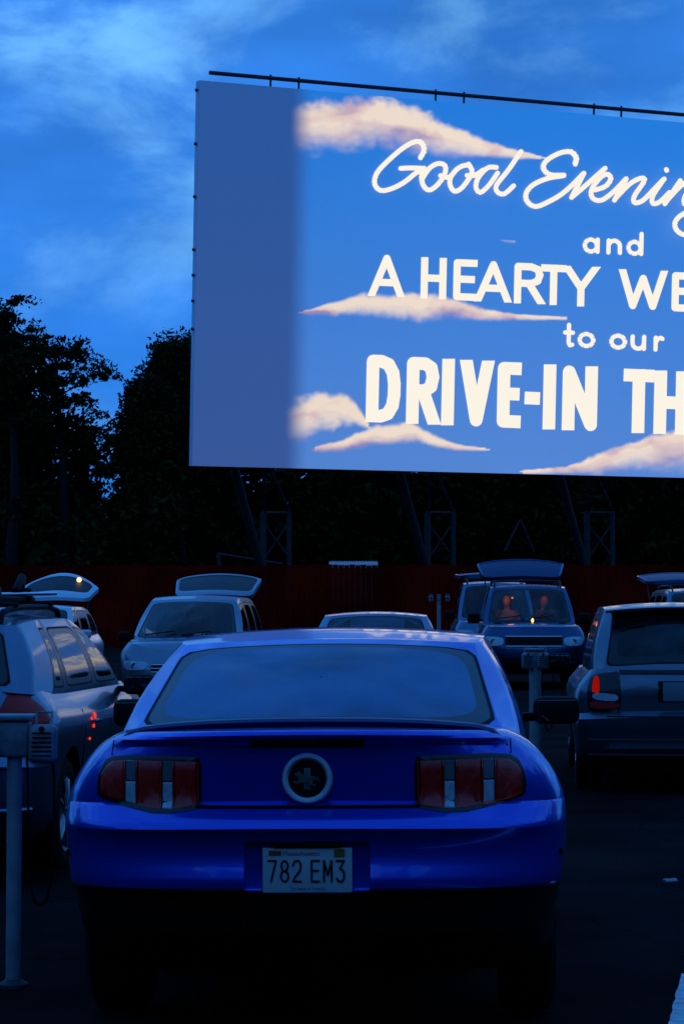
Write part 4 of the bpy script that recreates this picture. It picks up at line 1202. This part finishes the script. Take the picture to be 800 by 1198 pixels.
for sg in (1, -1):
    wag.patch('tail_light', [(sg*.60, .84), (sg*.60, .90), (sg*.66, 1.04), (sg*.69, 1.045), (sg*.75, 1.00), (sg*.825, .92), (sg*.835, .85), (sg*.72, .83)], mat('bright_red_lens', (.75, .008, .005), .5), .014)
    for y_ in (1.3, 2.13, 3.1): wag.seam([(wag.rx(y_, z_, sg)+.001*sg, y_, z_) for z_ in (.36, .5, .65, .8, .9)], r=.004)
    for y_ in (1.95, 2.85):
        q = MB(); X_ = wag.rx(y_, .82, sg); q.box((X_+.012*sg, y_-.35, .82), (.03, .17, .025), bev=.01); q.build('door_handle', P_SILVER, wag.root)
    q = MB(); q.tube([(wag.rx(y_, .46, sg)+.006*sg, y_, .46) for y_ in (1.35, 1.8, 2.4, 3.05)], .02, 8); q.build('side_moulding', M_BLACK, wag.root)
for y_, z_, r_ in ((1.62, .845, .022), (1.50, .835, .011), (1.55, .79, .013), (1.62, .86, .008), (1.44, .72, .009)):  # glowing red dots painted on the door in place of reflected lights
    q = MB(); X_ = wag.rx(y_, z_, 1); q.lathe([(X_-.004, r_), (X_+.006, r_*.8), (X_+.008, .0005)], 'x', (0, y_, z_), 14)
    q.build('door_glint', emat('red_glint', (1.0, .035, .006), 1.3), wag.root)
wag.seam([(x_, wag.ry(x_, .625)-.002, .625) for x_ in [k*.07 for k in range(-11, 12)]], r=.005)
q = MB(); q.tube([(x_, wag.ry(x_, .40)-.006, .40) for x_ in [k*.07 for k in range(-11, 12)]], .016, 8); q.build('bumper_strip', P_SILVER, wag.root)
wag.plate(.70, True); q = MB(); q.box((0, wag.ry(0, .82)-.01, .82), (.5, .03, .05), bev=.01); q.build('tailgate_handle', P_SILVER, wag.root)
q = MB(); q.tube([(-.1, .30, 1.06), (.1, .20, 1.05), (.45, .22, 1.10)], .01, 6); q.build('rear_wiper', M_BLACK, wag.root)
wag.rack(.65, 2.35, .50, M_BLACK, 2, .06)
for x_, m_ in ((.36, 0), (.05, 0)):
    q = MB(); z0 = 1.53
    q.box((x_, 1.45, z0+.015), (.07, 1.35, .03), bev=.008); q.build('bicycle_tray', M_BLACK, wag.root)
    q = MB(); q.box((x_, 1.05, z0+.02), (.11, .10, .13), bev=.02); q.build('rack_clamp', M_BLACK, wag.root); q = MB(); q.box((x_, 1.93, z0+.02), (.11, .10, .13), bev=.02); q.box((x_-.02, 1.9, z0+.10), (.05, .22, .06), (R(25), 0, 0), bev=.015); q.tube([(x_, 1.9, z0+.09), (x_-.05, 2.1, z0+.16)], .018, 8); q.build('rack_clamp', M_BLACK, wag.root)
q = MB(); q.tube([(-.55, 1.0, 1.56), (.05, 1.5, 1.565), (.55, 2.0, 1.58)], .012, 8); q.build('rack_arm', M_CHROME, wag.root)

# dark hatchback at the right, seen from behind
S = spec(4.42, 1.76, 1.53, 1.03, .98, 3.15, .80, .98, [.85, 3.5], .35, cuts=[1.2, 2.1, 3.15], Rr=.34, pr=3.6,
   rear=[(0, .2), (.1, .05), (.14, .01), (.2, 0), (.24, .004), (.3, .008), (.34, .0), (.48, -.005), (.53, .0), (.56, .07), (.75, .08), (.82, .075), (.86, .10), (1, .13)],
   side=[(0, .86), (.12, .95), (.3, .985), (.5, 1.0), (.7, .99), (.84, .96), (.92, .90), (1, .84)], parts=cparts(4.42, 3.15, .64, .55, 1.2, 3.15, 0, .60))
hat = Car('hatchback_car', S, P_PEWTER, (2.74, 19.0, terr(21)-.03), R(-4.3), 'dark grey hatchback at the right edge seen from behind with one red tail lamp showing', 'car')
hat.cabin(keys(.72, .60, .14, .52, 3.25, 2.45, [(.60, 1.15, .86, 1.18), (1.23, 2.05, 1.26, 2.02), (2.13, 3.02, 2.10, 2.40)]),
  lambda y: sinterp([(.4, 1.53), (1.2, 1.575), (2, 1.575), (2.5, 1.54)], y), glass={'rear': M_GLASSDARK, 'side': M_GLASSDARK, 'wind': M_GLASS}, bulge=.03, tve=(.04, .80), frit={'rear': .06, 'side': .02, 'wind': .04})
hat.seats([(1.3, (-.36, .36)), (2.3, (-.36, .36))], zc=.7, hb=.55); hat.dash(3.0, .97); hat.under(); hat.wheels(spokes=5); hat.mirrors(.83, 2.85, 1.04, M_BLACK)
for sg in (1, -1):
    o = hat.patch('tail_light', [(sg*.50, .70), (sg*.50, .98), (sg*.56, 1.0), (sg*.70, .98), (sg*.745, .93), (sg*.76, .80), (sg*.74, .69), (sg*.62, .68)], M_TRIM, .01)
    hat.patch('brake_lens', [(sg*.665, .84), (sg*.665, .955), (sg*.70, .965), (sg*.715, .90), (sg*.72, .845), (sg*.70, .835)], emat('tail_glow', (.8, .012, .004), .36), .014, parent=o)
    hat.patch('lower_lens', [(sg*.52, .71), (sg*.52, .75), (sg*.72, .76), (sg*.72, .71)], M_RED, .014, parent=o)
    hat.patch('reversing_lens', [(sg*.53, .77), (sg*.53, .82), (sg*.70, .83), (sg*.70, .78)], M_CLEAR, .014, parent=o)
hat.patch('rear_trim', [(-.50, .985), (-.50, 1.02), (.50, 1.02), (.50, .985)], M_STEEL, .012, smooth_outline=False)
hat.patch('handle_recess', [(-.19, .76), (-.19, .93), (.19, .93), (.19, .76)], M_BLACK, .002, smooth_outline=False)
pl_, py2 = hat.plate(.845, True, off=.014, m=mat('plate_grey', (.22, .24, .27), .5))  # plain grey, darker than the coupe's plate
for z_ in (.455, .335):
    q = MB(); q.tube([(x_, hat.ry(x_, z_)-.004, z_) for x_ in [k*.075 for k in range(-10, 11)]], .009, 6); q.build('bumper_strip', M_STEEL, hat.root)
q = MB(); q.grid([[(x_, .50-dy, 1.54+dz-.03*(x_/.6)**2) for x_ in [k*.06 for k in range(-10, 11)]] for dy, dz in ((-.1, .01), (.1, .0), (.15, -.01), (.12, -.03), (0, -.03))]); q.build('roof_spoiler', P_PEWTER, hat.root)
hat.seam([(x_, hat.ry(x_, .645)-.003, .645) for x_ in [k*.06 for k in range(-10, 11)]], r=.005)

# silver minivan facing the camera, tailgate raised
S = spec(4.8, 1.92, 1.76, 1.10, 1.06, 3.75, .80, 1.0, [.95, 3.85], .33, Rf=.7, parts=cparts(4.8, 3.75, .6, .62, 1.2, 3.4, 0, .7))
o_ = facing(207, 0, 35.5, 176.2, 4.8)
P_CHAMP = mat('champagne_paint', (.19, .235, .28), .33, .8, coat=.5, noise=(500, .05))
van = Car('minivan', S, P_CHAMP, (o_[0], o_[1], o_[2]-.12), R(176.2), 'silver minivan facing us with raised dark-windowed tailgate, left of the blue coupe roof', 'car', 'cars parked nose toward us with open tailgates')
van.cabin(keys(.86, .68, .10, .28, 3.85, 2.85, [(.35, 1.25, .45, 1.25), (1.35, 2.35, 1.35, 2.3), (2.45, 3.55, 2.4, 2.75)]),
  lambda y: sinterp([(.2, 1.70), (1.2, 1.76), (2.2, 1.76), (2.9, 1.69)], y), glass={'side': M_GLASSDARK, 'wind': M_GLASS}, skip=('rear',), bulge=.04)
van.seats([(1.5, (-.4, .4)), (2.6, (-.4, .4))], zc=.75, hb=.6); van.dash(3.6, 1.06); van.under(); van.wheels(); van.mirrors(.92, 3.3, 1.10, M_BLACK, .2, .15)
front_kit(van, (.48, .86, .60, .74), (.40, .56, .70)); wipers(van, 0, 3.9, 1.09)
van.gate(.22, 1.74, 1.52, 1.15, 24, P_CHAMP, thin=True)
van.plate(.46, False)

# white hatchback far left, ring-like open tailgate with a small lamp under it
S = spec(4.2, 1.74, 1.5, 1.0, .95, 3.0, .72, .9, [.85, 3.4], .31, parts=cparts(4.2, 3.0, .6, .58, 1.2, 2.9, 0, .6))
o_ = facing(14, 0, 37.5, 176.5, 4.2)
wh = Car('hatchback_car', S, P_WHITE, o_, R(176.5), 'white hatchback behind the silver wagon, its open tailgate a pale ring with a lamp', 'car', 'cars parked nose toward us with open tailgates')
wh.cabin(keys(.76, .60, .14, .40, 3.1, 2.3, [(.35, 1.05, .55, 1.08), (1.15, 1.95, 1.15, 1.9), (2.03, 2.9, 1.98, 2.22)]),
  lambda y: sinterp([(.4, 1.42), (1.2, 1.48), (2, 1.48), (2.4, 1.44)], y), glass={'side': M_GLASSDARK, 'wind': M_GLASS}, skip=('rear',), bulge=.03)
wh.seats([(1.3, (-.36, .36)), (2.2, (-.36, .36))], zc=.62, hb=.55); wh.dash(2.95, .95); wh.under(); wh.wheels(); wh.mirrors(.82, 2.7, .99, P_WHITE)
front_kit(wh, (.45, .76, .60, .72), (.35, .54, .66))
gt = wh.gate(.38, 1.58, 1.36, .98, 32, P_WHITE, ring=True, spread=1.06, arch=.42)
q = MB(); q.lathe([(0, .0005), (.0, .035), (.03, .045), (.05, .03), (.055, .0005)], 'y', (-.33, -.18, 1.93), 16); q.build('hatch_lamp', emat('warm_lamp', (1.0, .62, .28), 2.2), gt)

# sedan ahead of the coupe, only its roof shows
S = spec(4.6, 1.78, 1.43, 1.0, .93, 3.1, .70, .88, [.98, 3.7], .32, Rr=.5, parts=cparts(4.6, 3.1, .62, .55, 1.4, 3.1, 0, .6))
sed = Car('sedan_car', S, P_GREY, (.36, 26.3, terr(28)), R(-1.5), 'blue-grey sedan just ahead of the coupe, only its roof and rear window showing', 'car')
sed.cabin(keys(.76, .60, .62, 1.25, 3.2, 2.35, [(1.0, 1.75, 1.42, 1.8), (1.85, 2.95, 1.88, 2.28)]),
  lambda y: sinterp([(1.2, 1.40), (1.8, 1.43), (2.4, 1.40)], y), bulge=.03, glass=M_GLASS)
sed.seats([(1.6, (-.34, .34)), (2.3, (-.34, .34))], zc=.6, hb=.5); sed.dash(3.0, .93); sed.under(); sed.wheels(); sed.mirrors(.82, 2.85, .98, P_GREY)
for sg in (1, -1): sed.patch('tail_light', [(sg*.45, .78), (sg*.45, .88), (sg*.70, .90), (sg*.76, .84), (sg*.72, .77)], M_RED, .01)
sed.plate(.78, True)

# dark blue suv facing us
def suvspec(L=4.6, W=1.88): return spec(L, W, 1.8, 1.14, 1.12, 3.25, .98, 1.10, [.9, 3.7], .36, zb=.26, Rf=.42, parts=cparts(L, 3.25, .62, .68, 1.2, 3.1, 0, .68))
def suv_car(loc, rz, paint, label, H=1.86, gate=(1.62, 1.05, 20), lit=False, grp='cars parked nose toward us with open tailgates'):
    c = Car('suv_car', suvspec(), paint, loc, R(rz), label, 'car', grp)
    c.cabin(keys(.82, .68, .10, .20, 3.30, 2.62, [(.35, 1.15, .42, 1.15), (1.23, 2.05, 1.23, 2.0), (2.13, 3.12, 2.08, 2.50)]),
      lambda y: sinterp([(.2, H-.06), (1.2, H), (2.0, H-.01), (2.65, H-.06)], y), glass={'side': M_GLASSDARK, 'wind': M_GLASS}, skip=('rear',), bulge=.03, frit=.03)
    c.seats([(1.25, (-.38, .38)), (2.3, (-.38, .38))], zc=.85, hb=.58, m=M_GREYIN if lit else M_DARKIN); c.dash(3.12, 1.12); c.under(); c.wheels()
    c.mirrors(.88, 2.9, 1.22, M_BLACK, .22, .19)
    c.gate(.14, H+.13, *gate[:2], gate[2], paint, board=True)
    c.rack(.5, 2.5, .60, M_STEEL, 2, .07)
    return c
L = 4.6
sv = suv_car(facing(624, 0, 41.0, 178.4, L), 178.4, P_NAVY, 'dark blue suv facing us with orange light behind its windshield and a raised tailgate', lit=True, gate=(1.74, .72, 36))
front_kit(sv, (.55, .86, .74, .90), (.50, .72, .92), 2, (.62, .36, .46)); wipers(sv, 0, 3.35, 1.17); sv.plate(.50, False)
q = MB(); q.box((.28, .6+.9, 1.60), (.12, .12, .03), bev=.01); q.build('cabin_lamp', emat('orange_lamp', (1.0, .36, .08), 1.2), sv.root)
for (lx, ly, lz, en) in ((.34, 2.70, 1.62, 1.3), (-.30, 2.55, 1.66, .3)):
    l_ = bpy.data.lights.new('cabin_glow', 'POINT'); l_.energy = en; l_.color = (1.0, .22, .03); l_.shadow_soft_size = .06
    lo_ = bpy.data.objects.new('cabin_glow', l_); COL.objects.link(lo_); lo_.parent = sv.root; lo_.location = (lx, ly, lz)
# two people in the lit front seats
def person_head(c, x, y, z, rz, label, shirt):
    """seated person: one skinned body, head turned, hair as a cap"""
    bm = bmesh.new()
    def prof(rows, seg=16):
        prev = None
        for (cx, cy, cz, rx_, ry_) in rows:
            ring = [bm.verts.new((cx+rx_*math.cos(2*math.pi*k/seg), cy+ry_*math.sin(2*math.pi*k/seg), cz)) for k in range(seg)]
            if prev:
                for k in range(seg): bm.faces.new((prev[k], prev[(k+1) % seg], ring[(k+1) % seg], ring[k]))
            else: bm.faces.new(ring[::-1])
            prev = ring
        bm.faces.new(prev)
    prof([(0, .02, -.62, .17, .12), (0, .0, -.45, .165, .115), (0, -.01, -.28, .20, .115), (0, -.01, -.20, .215, .10), (0, 0, -.155, .15, .08), (0, 0, -.125, .062, .06), (0, .01, -.08, .055, .058),
          (0, .03, -.055, .05, .07), (0, .025, -.02, .065, .088), (0, .015, .03, .076, .098), (0, .01, .08, .077, .098), (0, 0, .12, .066, .086), (0, -.005, .145, .04, .055), (0, -.005, .155, .012, .015)])
    for v in bm.verts:      # nose and brow on the forward (+y) side
        if v.co.y > .08 and abs(v.co.x) < .03:
            if .0 < v.co.z < .05: v.co.y += .018
            if -.06 < v.co.z < -.01: v.co.y += .004
    me = bpy.data.meshes.new('person'); bm.to_mesh(me); bm.free()
    me.polygons.foreach_set('use_smooth', [True]*len(me.polygons)); me.materials.append(mat('skin', (.50, .30, .22), .6)); me.materials.append(shirt)
    for p_ in me.polygons:
        if p_.center.z < -.13: p_.material_index = 1
    o = bpy.data.objects.new('person', me); COL.objects.link(o)
    M_ = c.root.matrix_basis @ Matrix.Translation((x, y, z)) @ Matrix.Rotation(rz, 4, 'Z')
    o.matrix_world = M_
    tag(o, label, 'person', 'people sitting in the lit suv')
    # arms resting forward, each tapering to a hand
    q = MB()
    for sg in (1, -1):
        q.tube(catmull([(sg*.20, .0, -.22), (sg*.24, .02, -.38), (sg*.21, .18, -.50), (sg*.14, .34, -.48)], 4), [lerp(.052, .028, k/12) for k in range(13)], 10)
    q.build('sleeve', shirt, o)
    q = MB(); rows = []
    for t_, rr2 in ((-.02, .098), (.04, .104), (.09, .10), (.13, .08), (.155, .045), (.168, .006)):
        rows.append([(rr2*.83*math.cos(a), -.012+rr2*1.02*math.sin(a) - (.03 if math.sin(a) > .2 and t_ < .07 else 0), t_) for a in [2*math.pi*k/20 for k in range(21)]])
    q.grid(rows); q.build('hair', mat('dark_hair', (.03, .018, .01), .7), o)
sv.root.rotation_euler = (0, 0, R(178.4)); bpy.context.view_layer.update()
person_head(sv, .38, 2.36, 1.50, R(-20), 'person in a light top sitting at the left side of the lit suv windshield', mat('tan_cloth', (.42, .34, .26), .85))
person_head(sv, -.30, 2.34, 1.49, R(25), 'person in a dark top sitting at the right side of the lit suv windshield', mat('rust_cloth', (.20, .12, .10), .85))

sb = suv_car(facing(583, 0, 49.5, 178.5, L), 178.5, P_GREY, 'tall grey-blue suv half hidden behind the lit suv, tailgate up', H=1.98, gate=(1.7, 1.0, 8))
front_kit(sb, (.55, .86, .74, .90), (.50, .72, .92), 2, (.62, .36, .46))
sr = suv_car(facing(845, 0, 43.5, 181.0, L), 181.0, P_GREY, 'blue-grey suv at the right edge behind the dark hatchback, tailgate up', H=1.80, gate=(1.74, 1.05, 14))
front_kit(sr, (.55, .86, .74, .90), (.50, .72, .92), 2, (.62, .36, .46))

# lantern-shaped glow added to stand for a lamp's glint on the suv hood
lp = sv.root.matrix_basis @ Vector((-.02, 3.72, sv.top(0, 3.72)))
lt = empty('glint_lantern', tuple(lp), 0, 'tiny glowing shape added for a glint on the hood of the dark blue suv', 'glint')
q = MB(); q.lathe([(0, .0005), (0, .035), (.012, .035), (.015, .03)], 'z', seg=14); q.lathe([(.085, .03), (.10, .032), (.115, .01), (.12, .0005)], 'z', seg=14)
for k in range(3): a = 2.1*k; q.tube([(.03*math.cos(a), .03*math.sin(a), .01), (.03*math.cos(a), .03*math.sin(a), .09)], .003, 5)
q.build('glint_frame', M_BLACK, lt)
q = MB(); q.lathe([(.014, .0005), (.016, .018), (.05, .024), (.08, .016), (.088, .0005)], 'z', seg=14); q.build('glint_glass', emat('glint_glow', (1.0, .50, .14), 3.5), lt)

# ================================================================== SPEAKER POSTS
M_POST = mat('painted_post', (.30, .31, .33), .5, .1, noise=(9, .25), bump=(40, .15)); M_SPK = mat('speaker_cast', (.22, .23, .25), .5, .3, noise=(20, .3))
def speaker_post(px, Y, htop, r, label, spk=((-.11, 0), (.12, 0)), loop=True, zo=0, bw=.16):
    x_ = (px-400)/F*Y; z0 = terr(Y)
    c = empty('speaker_post', (x_, Y, z0), 0, label, 'speaker post', 'speaker posts between the parking bays')
    q = MB(); q.tube([(0, 0, -.1), (0, 0, .02), (0, 0, .03), (0, 0, htop-.04)], [r*1.0, r*1.0, r, r*.98], 16); q.build('pole', M_POST, c)
    q = MB(); q.lathe([(0, r*1.9), (.015, r*1.9), (.03, r*1.2), (.035, r)], 'z', seg=18); q.build('base_collar', M_STEEL, c)
    q = MB(); q.box((0, 0, htop-.03), (bw*.8, .12, .15), bev=.02); q.box((0, 0, htop+.055), (bw, .15, .025), bev=.01); q.build('junction_box', M_SPK, c)
    for (sx, sy) in spk:
        q = MB(); q.box((sx, -.05+sy, htop-.05), (.115, .08, .155), (R(-6), 0, 0), bev=.025, seg=3)
        q.tube([(sx-.03, -.03+sy, htop+.02), (sx-.03, .0, htop+.075), (sx+.03, .0, htop+.075), (sx+.03, -.03+sy, htop+.02)], .007, 6)
        s_ = q.build('speaker', M_SPK, c)
        q = MB()
        for k in range(6): q.box((sx, -.094+sy, htop-.095+k*.018), (.08, .006, .007), bev=.002)
        q.build('grille', M_BLACK, s_)
        q = MB(); q.lathe([(-.115+sy, .0005), (-.115+sy, .011), (-.09+sy, .012)], 'y', (sx, 0, htop+.012), 12); q.build('volume_knob', M_BLACK, s_)
    if loop:
        q = MB(); q.tube(catmull([(.055, -.04, htop-.08), (.065, -.07, htop-.3), (.07, -.08, htop-.56), (.10, -.09, htop-.68), (.145, -.08, htop-.66), (.165, -.06, htop-.48), (.165, -.04, htop-.2), (.15, -.03, htop-.1)], 6), .0055, 6)
        q.build('cable', M_RUBBER, c)
    return c
speaker_post(19, 9.55, 1.03, .031, 'grey speaker post at the left edge with hanging black cable loop')
speaker_post(625, 22, 1.05, .055, 'speaker post standing in front of the dark blue suv grille', spk=((-.07, 0), (.07, 0)), bw=.17)
speaker_post(513, 60, 1.62, .05, 'distant post with twin speaker heads left of the two suvs', spk=((-.2, 0), (.22, 0)), bw=.12, loop=False)

# ================================================================== GROUND DETAILS
def gp(px, py):
    d_ = ray(px, py); return CAM + d_*(-CAM.z/d_.z)
a_ = gp(797, 1140); b_ = gp(782, 1195); dr_ = (b_-a_).normalized(); pr_ = Vector((-dr_.y, dr_.x, 0))
if pr_.x < 0: pr_ = -pr_
q = MB(); f0 = a_ + dr_*.0; f1 = b_ + dr_*2.6; w_ = .11
n_ = 40; rl = random.Random(3)
q.grid([[Vector((lerp(f0.x, f1.x, k/n_), lerp(f0.y, f1.y, k/n_), .004)) + pr_*(s_*w_ + rl.uniform(-.004, .004)) for k in range(n_+1)] for s_ in (0, 1)])
tag(q.build('painted_line', mat('road_paint', (.62, .62, .60), .7, noise=(18, .35))), kind='structure')
cp = gp(783, 1035); q = MB()
q.lathe([(-.055, .0005), (-.055, .022), (-.05, .028), (-.02, .030), (.0, .024), (.02, .029), (.05, .030), (.058, .022), (.058, .0005)], 'x', (0, 0, .029), 16)
o = q.build('crushed_can', mat('aluminium', (.25, .26, .28), .4, .8)); o.location = (cp.x, cp.y, 0); o.rotation_euler = (0, 0, .5); o.scale = (.75, .75, .6)
tag(o, 'small crushed drinks can lying on the asphalt at the right', 'can')
